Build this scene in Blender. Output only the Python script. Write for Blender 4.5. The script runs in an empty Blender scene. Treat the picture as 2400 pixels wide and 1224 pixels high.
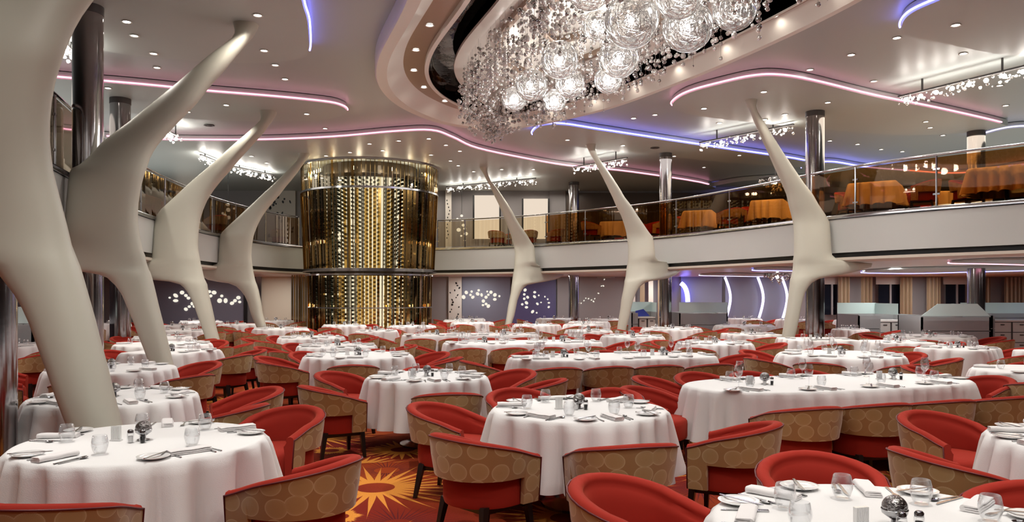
import bpy, math, random
from math import sin, cos, pi, atan2, sqrt, radians as R
from mathutils import Vector, Matrix
from mathutils.geometry import tessellate_polygon

random.seed(7)
scene = bpy.context.scene
col = scene.collection

# ------------------------------------------------------------------ camera, world, exposure
EYE = 1.65; FPX = 1800.0; HY = 692.0; CX = 1200.0
cam_d = bpy.data.cameras.new('camera'); cam = bpy.data.objects.new('camera', cam_d); col.objects.link(cam)
cam.location = (0, 0, EYE); cam.rotation_euler = (R(90), 0, 0)
cam_d.sensor_width = 36; cam_d.lens = 27.0; cam_d.shift_y = 80/2400
cam_d.clip_start = .05; cam_d.clip_end = 200
scene.camera = cam
w = bpy.data.worlds.new('world'); scene.world = w; w.use_nodes = True
w.node_tree.nodes['Background'].inputs[0].default_value = (.9, .85, .8, 1)
w.node_tree.nodes['Background'].inputs[1].default_value = .02
scene.view_settings.view_transform = 'Standard'; scene.view_settings.look = 'None'
scene.view_settings.exposure = 0.0; scene.view_settings.gamma = 1
scene.view_settings.use_curve_mapping = False
scene.cycles.transparent_max_bounces = 24
scene.cycles.max_bounces = 8
scene.cycles.sample_clamp_indirect = 4
scene.cycles.caustics_reflective = False; scene.cycles.caustics_refractive = False

DOWN = 100.0      # watts of one ceiling downlight
def light(name, kind, loc, power, color=(1, .92, .82), size=.1, rot=(0, 0, 0), spot=None, blend=.6, sizey=None):
    d = bpy.data.lights.new(name, kind); d.energy = power; d.color = color
    if kind == 'AREA':
        d.size = size
        if sizey: d.shape = 'RECTANGLE'; d.size_y = sizey
    else: d.shadow_soft_size = size
    if kind == 'SPOT': d.spot_size = R(spot or 110); d.spot_blend = blend
    o = bpy.data.objects.new(name, d); col.objects.link(o); o.location = loc; o.rotation_euler = rot
    return o

# large soft areas: the joint glow of the many small ceiling lamps over the atrium and the floors
light('atrium_light', 'AREA', (1.3, 12, 5.15), 170, (1, .98, .94), 4.5, sizey=9)
light('room_light', 'AREA', (0, 1.0, 5.7), 110, (1, .98, .94), 8, sizey=5)
light('far_light', 'AREA', (1, 22.5, 5.85), 150, (1, .95, .90), 12, sizey=3)
# added upward fill areas without a fixture, imitating bounce to lift the ceilings
light('upward_fill', 'AREA', (1.5, 12.5, 1.0), 55, (.93, 1, .98), 7.2, (pi, 0, 0), sizey=15)
light('upward_fill', 'AREA', (13.5, 21, 1.0), 75, (.97, 1, .97), 8, (pi, 0, 0), sizey=14)
light('upward_fill', 'AREA', (-11.5, 17, 1.0), 60, (1, .96, .93), 4.5, (pi, 0, 0), sizey=18)
light('upward_fill', 'AREA', (15, 22, 3.8), 190, (.95, 1, .97), 9, (pi, 0, 0), sizey=15)
light('upward_fill', 'AREA', (-13, 20, 3.8), 230, (.97, 1, .97), 6, (pi, 0, 0), sizey=15)

# ------------------------------------------------------------------ helpers
def P(px, py, z):            # point of the pixel ray at height z
    Y = FPX*(z-EYE)/(HY-py)
    return ((px-CX)/FPX*Y, Y, z)
def D(px, py, Y):            # point of the pixel ray at depth Y
    return ((px-CX)/FPX*Y, Y, EYE+(HY-py)*Y/FPX)

class MB:
    def __init__(s): s.v = []; s.f = []; s.m = []; s.uv = {}
    def add(s, vs, fs, mi=0):
        b = len(s.v); s.v += [tuple(p) for p in vs]
        for f in fs: s.f.append(tuple(b+i for i in f)); s.m.append(mi)
    def box(s, c, d, mi=0, rz=0, taper=1.0):
        x, y, z = d[0]/2, d[1]/2, d[2]/2; vs = []
        for k in (-1, 1):
            t = 1 if k > 0 else taper
            for a, b2 in ((-1, -1), (1, -1), (1, 1), (-1, 1)):
                X, Y = a*x*t, b2*y*t
                vs.append((c[0]+X*cos(rz)-Y*sin(rz), c[1]+X*sin(rz)+Y*cos(rz), c[2]+k*z))
        s.add(vs, [(3, 2, 1, 0), (4, 5, 6, 7), (0, 1, 5, 4), (1, 2, 6, 5), (2, 3, 7, 6), (3, 0, 4, 7)], mi)
    def lathe(s, prof, n=16, c=(0, 0, 0), mi=0, cap=True):
        vs = []; fs = []
        for r, z in prof:
            for i in range(n):
                a = 2*pi*i/n; vs.append((c[0]+r*cos(a), c[1]+r*sin(a), c[2]+z))
        for k in range(len(prof)-1):
            for i in range(n):
                j = (i+1) % n; fs.append((k*n+i, k*n+j, (k+1)*n+j, (k+1)*n+i))
        if cap:
            if prof[0][0] > 1e-5: fs.append(tuple(range(n-1, -1, -1)))
            if prof[-1][0] > 1e-5: fs.append(tuple((len(prof)-1)*n+i for i in range(n)))
        s.add(vs, fs, mi)
    def rings(s, rings, mi=0, closed=True, cap=True):
        n = len(rings[0]); vs = [p for r in rings for p in r]; fs = []
        for k in range(len(rings)-1):
            for i in range(n if closed else n-1):
                j = (i+1) % n; fs.append((k*n+i, k*n+j, (k+1)*n+j, (k+1)*n+i))
        if cap and closed:
            fs.append(tuple(range(n-1, -1, -1))); fs.append(tuple((len(rings)-1)*n+i for i in range(n)))
        s.add(vs, fs, mi)
    def tube(s, path, r, n=8, mi=0, closed=False):
        pts = [Vector(p) for p in path]; rr = []
        for i, p in enumerate(pts):
            a = pts[i-1] if (i or closed) else p
            b = pts[(i+1) % len(pts)] if (i < len(pts)-1 or closed) else p
            t = (b-a).normalized(); up = Vector((0, 0, 1)) if abs(t.z) < .95 else Vector((1, 0, 0))
            u = t.cross(up).normalized(); v = u.cross(t)
            q = r[i] if isinstance(r, (list, tuple)) else r
            rr.append([tuple(p+u*q*cos(2*pi*k/n)+v*q*sin(2*pi*k/n)) for k in range(n)])
        if closed: rr.append(rr[0]); s.rings(rr, mi, True, False)
        else: s.rings(rr, mi)
    def prism(s, poly, z0, z1, mi=0, M=None):
        n = len(poly); tri = tessellate_polygon([[Vector((x, y, 0)) for x, y in poly]])
        ar = sum(poly[i][0]*poly[(i+1) % n][1]-poly[(i+1) % n][0]*poly[i][1] for i in range(n))
        vs = [(x, y, z0) for x, y in poly]+[(x, y, z1) for x, y in poly]; fs = []
        for t in tri:
            a, b, c = t
            A = (poly[b][0]-poly[a][0])*(poly[c][1]-poly[a][1])-(poly[c][0]-poly[a][0])*(poly[b][1]-poly[a][1])
            if A < 0: b, c = c, b
            fs.append((c, b, a)); fs.append((a+n, b+n, c+n))
        for i in range(n):
            j = (i+1) % n
            fs.append((i, j, j+n, i+n) if ar > 0 else (j, i, i+n, j+n))
        if M is not None: vs = [tuple(M @ Vector(p)) for p in vs]
        s.add(vs, fs, mi)
    def sphere(s, c, r, n=10, m=6, mi=0, sz=1):
        s.lathe([(max(1e-6, r*sin(pi*k/m)), -r*sz*cos(pi*k/m)) for k in range(m+1)], n, c, mi, False)
    def mesh(s, name, mats, smooth=False, auto=None):
        me = bpy.data.meshes.new(name); me.from_pydata(s.v, [], s.f)
        for m in (mats if isinstance(mats, (list, tuple)) else [mats]): me.materials.append(m)
        if any(s.m): me.polygons.foreach_set('material_index', s.m)
        if smooth:
            me.polygons.foreach_set('use_smooth', [True]*len(me.polygons))
            if auto: me.set_sharp_from_angle(angle=R(auto))
        me.update(); return me

def link(name, me, parent=None, loc=None, rz=None):
    o = bpy.data.objects.new(name, me); col.objects.link(o)
    if parent is not None: o.parent = parent
    if loc is not None: o.location = loc
    if rz is not None: o.rotation_euler = (0, 0, rz)
    return o
def tag(o, label=None, cat=None, group=None, kind=None):
    if label: o['label'] = label
    if cat: o['category'] = cat
    if group: o['group'] = group
    if kind: o['kind'] = kind
    return o
def thing(name, label, cat, loc=(0, 0, 0), rz=0, group=None):
    o = bpy.data.objects.new(name, None); o.empty_display_size = .1; col.objects.link(o)
    o.location = loc; o.rotation_euler = (0, 0, rz)
    return tag(o, label, cat, group)
def struct(name, mb, mats, smooth=False, auto=None):
    o = link(name, mb.mesh(name, mats, smooth, auto)); o['kind'] = 'structure'; return o
def copy_tree(o, parent=None):
    c = o.copy(); col.objects.link(c); c.parent = parent
    for ch in KIDS.get(o.name, []): copy_tree_k(ch, c)
    return c
KIDS = {}
def copy_tree_k(o, parent):
    c = o.copy(); col.objects.link(c); c.parent = parent
    for ch in KIDS.get(o.name, []): copy_tree_k(ch, c)
def reg(parent, *kids):
    KIDS.setdefault(parent.name, []).extend(kids)

def catmull(pts, n=10, closed=False):
    out = []; m = len(pts); rng = m if closed else m-1
    g = (lambda i: pts[i % m]) if closed else (lambda i: pts[max(0, min(m-1, i))])
    for i in range(rng):
        p0, p1, p2, p3 = g(i-1), g(i), g(i+1), g(i+2)
        for k in range(n):
            t = k/n
            out.append(tuple(.5*(2*p1[d]+(-p0[d]+p2[d])*t+(2*p0[d]-5*p1[d]+4*p2[d]-p3[d])*t*t+(-p0[d]+3*p1[d]-3*p2[d]+p3[d])*t**3) for d in range(len(p1))))
    if not closed: out.append(tuple(pts[-1]))
    return out
def normals(pts, closed):
    n = len(pts); out = []
    for i in range(n):
        a = pts[i-1] if (i or closed) else pts[i]; b = pts[(i+1) % n] if (i < n-1 or closed) else pts[i]
        tx, ty = b[0]-a[0], b[1]-a[1]; l = math.hypot(tx, ty) or 1
        out.append((ty/l, -tx/l))
    return out

# ------------------------------------------------------------------ materials
def mat(name, c, rough=.5, metal=0, spec=.5, emit=None, es=1, bump=None, noise=None, sheen=0, coat=0):
    m = bpy.data.materials.new(name); m.use_nodes = True; nt = m.node_tree; b = nt.nodes['Principled BSDF']
    b.inputs['Base Color'].default_value = (*c, 1); b.inputs['Roughness'].default_value = rough
    b.inputs['Metallic'].default_value = metal; b.inputs['Specular IOR Level'].default_value = spec
    if sheen: b.inputs['Sheen Weight'].default_value = sheen; b.inputs['Sheen Roughness'].default_value = .4
    if coat: b.inputs['Coat Weight'].default_value = coat; b.inputs['Coat Roughness'].default_value = .1
    if emit: b.inputs['Emission Color'].default_value = (*emit, 1); b.inputs['Emission Strength'].default_value = es
    if noise:            # (scale, amount)
        tc = nt.nodes.new('ShaderNodeTexCoord'); n = nt.nodes.new('ShaderNodeTexNoise'); n.inputs['Scale'].default_value = noise[0]
        n.inputs['Detail'].default_value = 5
        mx = nt.nodes.new('ShaderNodeMix'); mx.data_type = 'RGBA'
        mx.inputs['A'].default_value = (*[x*(1-noise[1]) for x in c], 1); mx.inputs['B'].default_value = (*[min(1, x*(1+noise[1])) for x in c], 1)
        nt.links.new(tc.outputs['Object'], n.inputs['Vector']); nt.links.new(n.outputs['Fac'], mx.inputs['Factor']); nt.links.new(mx.outputs['Result'], b.inputs['Base Color'])
    if bump:             # (scale, strength)
        tc = nt.nodes.new('ShaderNodeTexCoord'); n = nt.nodes.new('ShaderNodeTexNoise'); n.inputs['Scale'].default_value = bump[0]; n.inputs['Detail'].default_value = 4
        bp = nt.nodes.new('ShaderNodeBump'); bp.inputs['Strength'].default_value = bump[1]; bp.inputs['Distance'].default_value = .01
        nt.links.new(tc.outputs['Object'], n.inputs['Vector']); nt.links.new(n.outputs['Fac'], bp.inputs['Height']); nt.links.new(bp.outputs['Normal'], b.inputs['Normal'])
    return m
def emis(name, c, s):
    m = bpy.data.materials.new(name); m.use_nodes = True; nt = m.node_tree; nt.nodes.clear()
    e = nt.nodes.new('ShaderNodeEmission'); e.inputs[0].default_value = (*c, 1); e.inputs[1].default_value = s
    o = nt.nodes.new('ShaderNodeOutputMaterial'); nt.links.new(e.outputs[0], o.inputs[0]); return m
def thin_glass(name, tint, refl=(1, 1, 1), rough=.02, lo=.06, hi=.9, ior=1.5, body=0, bodyc=(1, 1, 1)):
    m = bpy.data.materials.new(name); m.use_nodes = True; nt = m.node_tree; nt.nodes.clear(); N = nt.nodes.new
    t = N('ShaderNodeBsdfTransparent'); t.inputs[0].default_value = (*tint, 1)
    g = N('ShaderNodeBsdfGlossy'); g.inputs[0].default_value = (*refl, 1); g.inputs['Roughness'].default_value = rough
    f = N('ShaderNodeLayerWeight'); f.inputs['Blend'].default_value = .35
    mr = N('ShaderNodeMapRange'); mr.inputs['To Min'].default_value = lo; mr.inputs['To Max'].default_value = hi
    mx = N('ShaderNodeMixShader'); o = N('ShaderNodeOutputMaterial'); L = nt.links.new
    L(f.outputs['Facing'], mr.inputs['Value']); L(mr.outputs[0], mx.inputs[0])
    src = t.outputs[0]
    if body:
        df = N('ShaderNodeBsdfDiffuse'); df.inputs[0].default_value = (*bodyc, 1); m2 = N('ShaderNodeMixShader'); m2.inputs[0].default_value = body
        L(t.outputs[0], m2.inputs[1]); L(df.outputs[0], m2.inputs[2]); src = m2.outputs[0]
    L(src, mx.inputs[1]); L(g.outputs[0], mx.inputs[2]); L(mx.outputs[0], o.inputs[0]); return m

M = {}
M['ceiling'] = mat('ceiling paint', (.45, .49, .48), .36, spec=.45, bump=(1.2, .12))
M['slab'] = mat('ceiling panel paint', (.50, .54, .52), .42, spec=.4, noise=(.8, .04))
M['ring'] = mat('oval rim white', (.80, .77, .71), .3, spec=.5)
M['bronze'] = mat('bronze soffit', (.42, .31, .24), .28, metal=.7)
M['chrome'] = mat('chrome', (.62, .60, .60), .12, metal=1)
M['darkchrome'] = mat('smoked chrome', (.36, .34, .345), .13, metal=1, bump=(3, .15))
M['rail'] = mat('polished rail', (.5, .5, .52), .15, metal=1)
M['mirror'] = mat('rippled black mirror', (.10, .085, .085), .04, metal=1, bump=(1.7, 1.0))
M['rib'] = mat('cream rib plaster', (.55, .54, .46), .45, spec=.35, noise=(1.3, .05), bump=(2.5, .1))
M['facade'] = mat('balcony white', (.56, .575, .56), .35, spec=.4, noise=(.6, .04))
M['black'] = mat('black', (.008, .008, .009), .35)
M['cream'] = mat('cream', (.66, .60, .52), .5)
M['soffit'] = mat('lower ceiling', (.70, .67, .64), .32, spec=.5)
M['upfloor'] = mat('gallery carpet', (.10, .055, .03), .9, noise=(8, .3))
M['wallgrey'] = mat('grey wall', (.30, .285, .29), .6, noise=(.7, .05))
M['wallmauve'] = mat('mauve wall', (.20, .205, .27), .55, noise=(.5, .05))
M['wallblue'] = mat('blue wall', (.11, .10, .24), .5)  # even blue base colour
M['wallwhite'] = mat('pale panel', (.70, .66, .60), .5)
M['walldark'] = mat('dark wood wall', (.055, .035, .025), .4, noise=(2, .2))
M['wallcream'] = mat('cream wall', (.75, .69, .55), .55)
M['cloth'] = mat('white table linen', (.86, .86, .86), .8, spec=.15, sheen=.15, bump=(220, .15))
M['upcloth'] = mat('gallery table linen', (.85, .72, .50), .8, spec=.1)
M['napkin'] = mat('white napkin linen', (.84, .82, .82), .85, spec=.1, bump=(260, .2))
M['china'] = mat('white china', (.88, .88, .88), .12, coat=.5)
M['steel'] = mat('polished steel', (.42, .42, .43), .14, metal=1)
M['legs'] = mat('black lacquered wood', (.010, .008, .008), .3)
M['tablewood'] = mat('dark table underside', (.05, .03, .02), .5)
M['glass'] = thin_glass('clear glass', (.97, .975, .98), lo=.03, hi=.6)
M['crystal'] = thin_glass('crystal', (.72, .70, .67), lo=.22, hi=1, body=.36, bodyc=(1, .98, .96))
M['smokebead'] = thin_glass('smoked crystal', (.22, .21, .20), lo=.25, hi=.9, body=.05, bodyc=(.3, .28, .26))
M['globe'] = thin_glass('globe glass', (.84, .83, .81), lo=.03, hi=.45, body=.10)
M['lampon'] = emis('lamp', (1, .93, .82), 45)
M['lampdim'] = emis('recessed lamp', (1, .93, .84), 14)
M['bulb'] = emis('globe lamp', (1, .95, .87), 40)
M['ledpink'] = emis('pink light strip', (1, .36, .52), 3.2)
M['ledviolet'] = emis('violet light strip', (.75, .4, 1), 3.2)
M['ledblue'] = emis('blue light strip', (.20, .20, 1), 7.5)
M['ledwhite'] = emis('pale light strip', (.72, .66, 1), 2.2)
M['oval'] = emis('lit oval', (1, .93, .78), .95)
M['litwin'] = emis('lit room', (1, .84, .68), .85)
M['night'] = mat('night glass', (.01, .012, .02), .08)
M['blind'] = mat('roller blind', (.50, .49, .46), .8)
M['curtain'] = mat('gold curtain', (.33, .24, .15), .45, sheen=.4)
M['desk'] = mat('grey service desk', (.31, .315, .32), .45)
M['counter'] = mat('white counter', (.85, .80, .76), .3)
M['drawer'] = mat('white drawer front', (.74, .71, .68), .4)
M['teal'] = thin_glass('frosted teal glass', (.6, .75, .75), lo=.05, hi=.3, body=.85, bodyc=(.74, .92, .90))
M['railglass'] = thin_glass('bronze rail glass', (.66, .43, .20), refl=(.8, .7, .6), lo=.03, hi=.16)
M['railclear'] = thin_glass('clear rail glass', (.90, .84, .72), refl=(.8, .75, .7), lo=.03, hi=.2)
M['railglassL'] = thin_glass('smoked rail glass', (.60, .52, .45), refl=(.9, .85, .8), lo=.08, hi=.6)
M['amber'] = thin_glass('amber mirror glass', (.84, .68, .38), refl=(.72, .52, .24), rough=.12, lo=.20, hi=.8)
M['amber2'] = thin_glass('dark amber glass', (.50, .32, .13), refl=(.40, .29, .16), rough=.05, lo=.3, hi=.9)
M['goldfin'] = mat('gold fin', (.30, .21, .09), .14, metal=1)
M['clearslat'] = thin_glass('clear slat glass', (.90, .86, .74), refl=(.85, .8, .7), lo=.10, hi=.8)
M['bottle'] = mat('wine bottle', (.012, .018, .010), .1, coat=.5)
M['foil'] = mat('bottle foil', (.30, .24, .10), .3, metal=.6)
M['rackback'] = emis('backlit rack', (1, .88, .60), .9)
M['rack'] = mat('rack frame', (.05, .035, .02), .35, metal=.4)
M['bluenapkin'] = mat('blue cloth', (.03, .05, .35), .6)
M['grille'] = mat('dark grille', (.06, .055, .055), .5)

def red_velvet():
    m = mat('red velvet', (.33, .026, .016), .8, spec=.12, sheen=.28, noise=(3, .12))
    b = m.node_tree.nodes['Principled BSDF']; b.inputs['Sheen Tint'].default_value = (1, .28, .16, 1); b.inputs['Sheen Roughness'].default_value = .35
    return m
M['red'] = red_velvet()
M['piping'] = mat('dark red piping', (.11, .008, .012), .5)

def fabric():
    m = bpy.data.materials.new('tan circle brocade'); m.use_nodes = True; nt = m.node_tree; b = nt.nodes['Principled BSDF']; N = nt.nodes.new; L = nt.links.new
    uv = N('ShaderNodeUVMap'); uv.uv_map = 'UVMap'
    v = N('ShaderNodeTexVoronoi'); v.voronoi_dimensions = '2D'; v.inputs['Scale'].default_value = 7.8; v.inputs['Randomness'].default_value = .36
    L(uv.outputs[0], v.inputs['Vector'])
    r = N('ShaderNodeValToRGB'); e = r.color_ramp.elements
    e[0].position = 0; e[0].color = (.42, .27, .115, 1); e[1].position = 1; e[1].color = (.36, .20, .08, 1)
    for p, c in ((.30, (.43, .28, .125, 1)), (.40, (.46, .31, .15, 1)), (.425, (.58, .45, .27, 1)), (.445, (.44, .28, .13, 1)), (.46, (.36, .20, .08, 1))):
        k = e.new(p); k.color = c
    L(v.outputs['Distance'], r.inputs['Fac'])
    # fine radial fringe on the discs
    vm = N('ShaderNodeVectorMath'); vm.operation = 'SCALE'; vm.inputs['Scale'].default_value = 7.2
    L(uv.outputs[0], vm.inputs[0])
    sb = N('ShaderNodeVectorMath'); sb.operation = 'SUBTRACT'; L(vm.outputs[0], sb.inputs[0])
    v2 = N('ShaderNodeVectorMath'); v2.operation = 'SCALE'; v2.inputs['Scale'].default_value = 7.2; L(v.outputs['Position'], v2.inputs[0]); L(v2.outputs[0], sb.inputs[1])
    sp = N('ShaderNodeSeparateXYZ'); L(sb.outputs[0], sp.inputs[0])
    at = N('ShaderNodeMath'); at.operation = 'ARCTAN2'; L(sp.outputs[1], at.inputs[0]); L(sp.outputs[0], at.inputs[1])
    ml = N('ShaderNodeMath'); ml.operation = 'MULTIPLY'; ml.inputs[1].default_value = 40; L(at.outputs[0], ml.inputs[0])
    sn = N('ShaderNodeMath'); sn.operation = 'SINE'; L(ml.outputs[0], sn.inputs[0])
    rg = N('ShaderNodeMapRange'); rg.inputs['From Min'].default_value = .26; rg.inputs['From Max'].default_value = .40; L(v.outputs['Distance'], rg.inputs['Value'])
    ls = N('ShaderNodeMath'); ls.operation = 'LESS_THAN'; ls.inputs[1].default_value = .45; L(v.outputs['Distance'], ls.inputs[0])
    m0 = N('ShaderNodeMath'); m0.operation = 'MULTIPLY'; L(sn.outputs[0], m0.inputs[0]); L(ls.outputs[0], m0.inputs[1])
    m3 = N('ShaderNodeMath'); m3.operation = 'MULTIPLY'; L(m0.outputs[0], m3.inputs[0]); L(rg.outputs[0], m3.inputs[1])
    m4 = N('ShaderNodeMath'); m4.operation = 'MULTIPLY_ADD'; m4.inputs[1].default_value = .07; m4.inputs[2].default_value = 1; L(m3.outputs[0], m4.inputs[0])
    hs = N('ShaderNodeHueSaturation'); L(r.outputs[0], hs.inputs['Color']); L(m4.outputs[0], hs.inputs['Value'])
    L(hs.outputs[0], b.inputs['Base Color']); b.inputs['Roughness'].default_value = .42; b.inputs['Sheen Weight'].default_value = .3
    b.inputs['Specular IOR Level'].default_value = .5
    return m
M['tan'] = fabric()

def carpet():
    m = bpy.data.materials.new('starburst carpet'); m.use_nodes = True; nt = m.node_tree; b = nt.nodes['Principled BSDF']; N = nt.nodes.new; L = nt.links.new
    b.inputs['Roughness'].default_value = .95; b.inputs['Specular IOR Level'].default_value = .1
    tc = N('ShaderNodeTexCoord'); pos = tc.outputs['Object']
    def math_(op, a, c=None, c2=None):
        n = N('ShaderNodeMath'); n.operation = op
        for i, x in enumerate((a, c, c2)):
            if x is None: continue
            if isinstance(x, (int, float)): n.inputs[i].default_value = x
            else: L(x, n.inputs[i])
        return n.outputs[0]
    def star(rel, nray, r0, r1, rin, hole=True):
        sp = N('ShaderNodeSeparateXYZ'); L(rel, sp.inputs[0])
        x, y = sp.outputs[0], sp.outputs[1]
        r = math_('SQRT', math_('ADD', math_('MULTIPLY', x, x), math_('MULTIPLY', y, y)))
        a = math_('ARCTAN2', y, x)
        k = math_('PINGPONG', math_('MULTIPLY', a, nray/(2*pi)), .5)       # 0..0.5
        wob = math_('MULTIPLY_ADD', math_('SINE', math_('MULTIPLY', a, 7.0)), .10, 1.0)
        t = math_('SUBTRACT', 1, math_('POWER', math_('MULTIPLY', k, 2), .42))
        lim = math_('MULTIPLY', math_('MULTIPLY_ADD', t, r1-r0, r0), wob)
        inside = math_('LESS_THAN', r, lim)
        if hole: inside = math_('MULTIPLY', inside, math_('GREATER_THAN', r, rin))
        return inside, r
    def sub(p, c):
        n = N('ShaderNodeVectorMath'); n.operation = 'SUBTRACT'; L(p, n.inputs[0])
        if isinstance(c, tuple): n.inputs[1].default_value = c
        else: L(c, n.inputs[1])
        return n.outputs[0]
    gold = None; clear = None
    for cx, cy, rr in ((-1.17, 6.58, 1), (-2.3, 8.97, 1), (-2.45, 12.2, .9), (.35, 3.6, .9), (-3.6, 14.6, 1), (4.9, 6.0, .9), (2.3, 5.9, .8)):
        s_, r_ = star(sub(pos, (cx, cy, 0)), 30, .26*rr, .90*rr, .165*rr)
        gold = s_ if gold is None else math_('MAXIMUM', gold, s_)
        c_ = math_('GREATER_THAN', r_, 1.0*rr); clear = c_ if clear is None else math_('MULTIPLY', clear, c_)
    for cx, cy in ((-1.92, 8.15), (-.66, 7.3), (-1.3, 5.72), (-2.9, 10.4), (-2.0, 10.9)):
        s_, r_ = star(sub(pos, (cx, cy, 0)), 40, .15, .19, .085)
        gold = math_('MAXIMUM', gold, s_)
        clear = math_('MULTIPLY', clear, math_('GREATER_THAN', r_, .25))
    v = N('ShaderNodeTexVoronoi'); v.voronoi_dimensions = '2D'; v.inputs['Scale'].default_value = .62; v.inputs['Randomness'].default_value = .6
    L(pos, v.inputs['Vector'])
    s2, _ = star(sub(pos, v.outputs['Position']), 26, .22, .62, .13)
    gold = math_('MAXIMUM', gold, math_('MULTIPLY', s2, clear))
    # dark fine stars on an offset lattice
    of = N('ShaderNodeVectorMath'); of.operation = 'ADD'; of.inputs[1].default_value = (.83, 1.31, 0); L(pos, of.inputs[0])
    v3 = N('ShaderNodeTexVoronoi'); v3.voronoi_dimensions = '2D'; v3.inputs['Scale'].default_value = .95; v3.inputs['Randomness'].default_value = .7
    L(of.outputs[0], v3.inputs['Vector'])
    s3, _ = star(sub(of.outputs[0], v3.outputs['Position']), 44, .05, .55, .12)
    noi = N('ShaderNodeTexNoise'); noi.inputs['Scale'].default_value = .55; noi.inputs['Detail'].default_value = 2; L(pos, noi.inputs['Vector'])
    base = N('ShaderNodeValToRGB'); e = base.color_ramp.elements
    e[0].position = .38; e[0].color = (.20, .018, .010, 1); e[1].position = .66; e[1].color = (.36, .060, .012, 1)
    L(noi.outputs['Fac'], base.inputs['Fac'])
    def mix(fac, A, B):
        n = N('ShaderNodeMix'); n.data_type = 'RGBA'; L(fac, n.inputs['Factor'])
        for nm, x in (('A', A), ('B', B)):
            if isinstance(x, tuple): n.inputs[nm].default_value = x
            else: L(x, n.inputs[nm])
        return n.outputs['Result']
    c = mix(math_('MULTIPLY', s3, .75), base.outputs[0], (.07, .012, .018, 1))
    c = mix(gold, c, (.70, .27, .045, 1))
    pl = N('ShaderNodeTexNoise'); pl.inputs['Scale'].default_value = 160; L(pos, pl.inputs['Vector'])
    hv = N('ShaderNodeHueSaturation'); L(c, hv.inputs['Color']); L(math_('MULTIPLY_ADD', pl.outputs['Fac'], .9, .55), hv.inputs['Value'])
    L(hv.outputs[0], b.inputs['Base Color'])
    bp = N('ShaderNodeBump'); bp.inputs['Strength'].default_value = .5; bp.inputs['Distance'].default_value = .01; L(pl.outputs['Fac'], bp.inputs['Height']); L(bp.outputs[0], b.inputs['Normal'])
    return m
M['carpet'] = carpet()

# ------------------------------------------------------------------ room shell
XL, XR, YB, YF = -18.0, 22.0, 32.5, -4.0
ZC = 6.22; ZS = 6.05; ZF = 3.45; ZU = 2.42
mb = MB(); mb.add([(XL, YF, 0), (XR, YF, 0), (XR, YB, 0), (XL, YB, 0)], [(0, 1, 2, 3)]); struct('floor', mb, M['carpet'])
def wall(name, a, b, z0=0, z1=ZC, m='wallgrey', t=.2):
    mb = MB(); n = Vector((b[1]-a[1], -(b[0]-a[0]), 0)).normalized()*t
    mb.add([(a[0], a[1], z0), (b[0], b[1], z0), (b[0]+n.x, b[1]+n.y, z0), (a[0]+n.x, a[1]+n.y, z0), (a[0], a[1], z1), (b[0], b[1], z1), (b[0]+n.x, b[1]+n.y, z1), (a[0]+n.x, a[1]+n.y, z1)],
           [(0, 1, 2, 3), (7, 6, 5, 4), (4, 5, 1, 0), (5, 6, 2, 1), (6, 7, 3, 2), (7, 4, 0, 3)])
    return struct(name, mb, M[m])
wall('wall_back', (XR, YB), (XL, YB), m='wallgrey')
wall('wall_left', (XL, YB), (XL, YF), m='wallmauve')
wall('wall_right', (XR, YF), (XR, YB), m='walldark')
wall('wall_front', (XL, YF), (XR, YF), m='wallgrey')

# oval opening in the ceiling
OV = [(-1.6, 11.4), (-2.47, 14.1), (-2.72, 16.1), (-2.4, 17.9), (-1.5, 19.4), (0, 19.75), (2.0, 17.95), (3.4, 15.5), (4.4, 13.2), (5.05, 11.2),
      (5.5, 8.9), (5.5, 6.6), (4.8, 4.7), (3.3, 3.9), (1.5, 4.4), (.1, 6.3), (-.85, 8.8)]
ov = catmull(OV, 8, True)
def resample(pts, n):
    L_ = [0]
    for i in range(len(pts)): a, b = pts[i], pts[(i+1) % len(pts)]; L_.append(L_[-1]+math.dist(a, b))
    out = []; k = 0
    for i in range(n):
        s = L_[-1]*i/n
        while L_[k+1] < s: k += 1
        t = (s-L_[k])/(L_[k+1]-L_[k]); a, b = pts[k], pts[(k+1) % len(pts)]
        out.append((a[0]+(b[0]-a[0])*t, a[1]+(b[1]-a[1])*t))
    return out
ov = resample(ov, 160)
ovn = normals(ov, True)     # the loop runs clockwise, so this points inwards
def off(d):       # the rim is broad on the left and narrow on the right
    out = []
    for p, n in zip(ov, ovn):
        w_ = .74+.28*n[0]; q = d*w_ if d <= 1.0 else w_+(d-1.0)
        out.append((p[0]+n[0]*q, p[1]+n[1]*q))
    return out
def band(name, prof, m, smooth=True):
    mb = MB(); rr = [[(x, y, z) for x, y in off(d)] for d, z in prof]
    mb.rings(rr, 0, True, False); return mb.mesh(name, M[m], smooth, 40)
tri = tessellate_polygon([[Vector((XL, YF, 0)), Vector((XR, YF, 0)), Vector((XR, YB, 0)), Vector((XL, YB, 0))], [Vector((x, y, 0)) for x, y in off(-.02)]])
mb = MB(); mb.add([(XL, YF, ZC), (XR, YF, ZC), (XR, YB, ZC), (XL, YB, ZC)]+[(x, y, ZC) for x, y in off(-.02)], [tuple(t) for t in tri])
ceil = struct('ceiling', mb, M['ceiling'])
lid = MB(); lid.add([(x, y, 6.62) for x, y in off(.3)], [tuple(range(160))]); 
coff = tag(link('trim_oval_coffer', band('oval_rim', [(-.03, 6.24), (-.03, 5.96), (.0, 5.92), (.20, 5.93), (.50, 6.22), (.52, 6.23)], 'ring')), kind='structure')
link('lamp_soffit', band('soffit', [(.5, 6.225), (.92, 6.23)], 'bronze'), coff)
link('inner_rim', band('inner_rim', [(.92, 6.24), (.92, 6.13), (1.0, 6.13), (1.0, 6.16)], 'ring'), coff)
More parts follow.
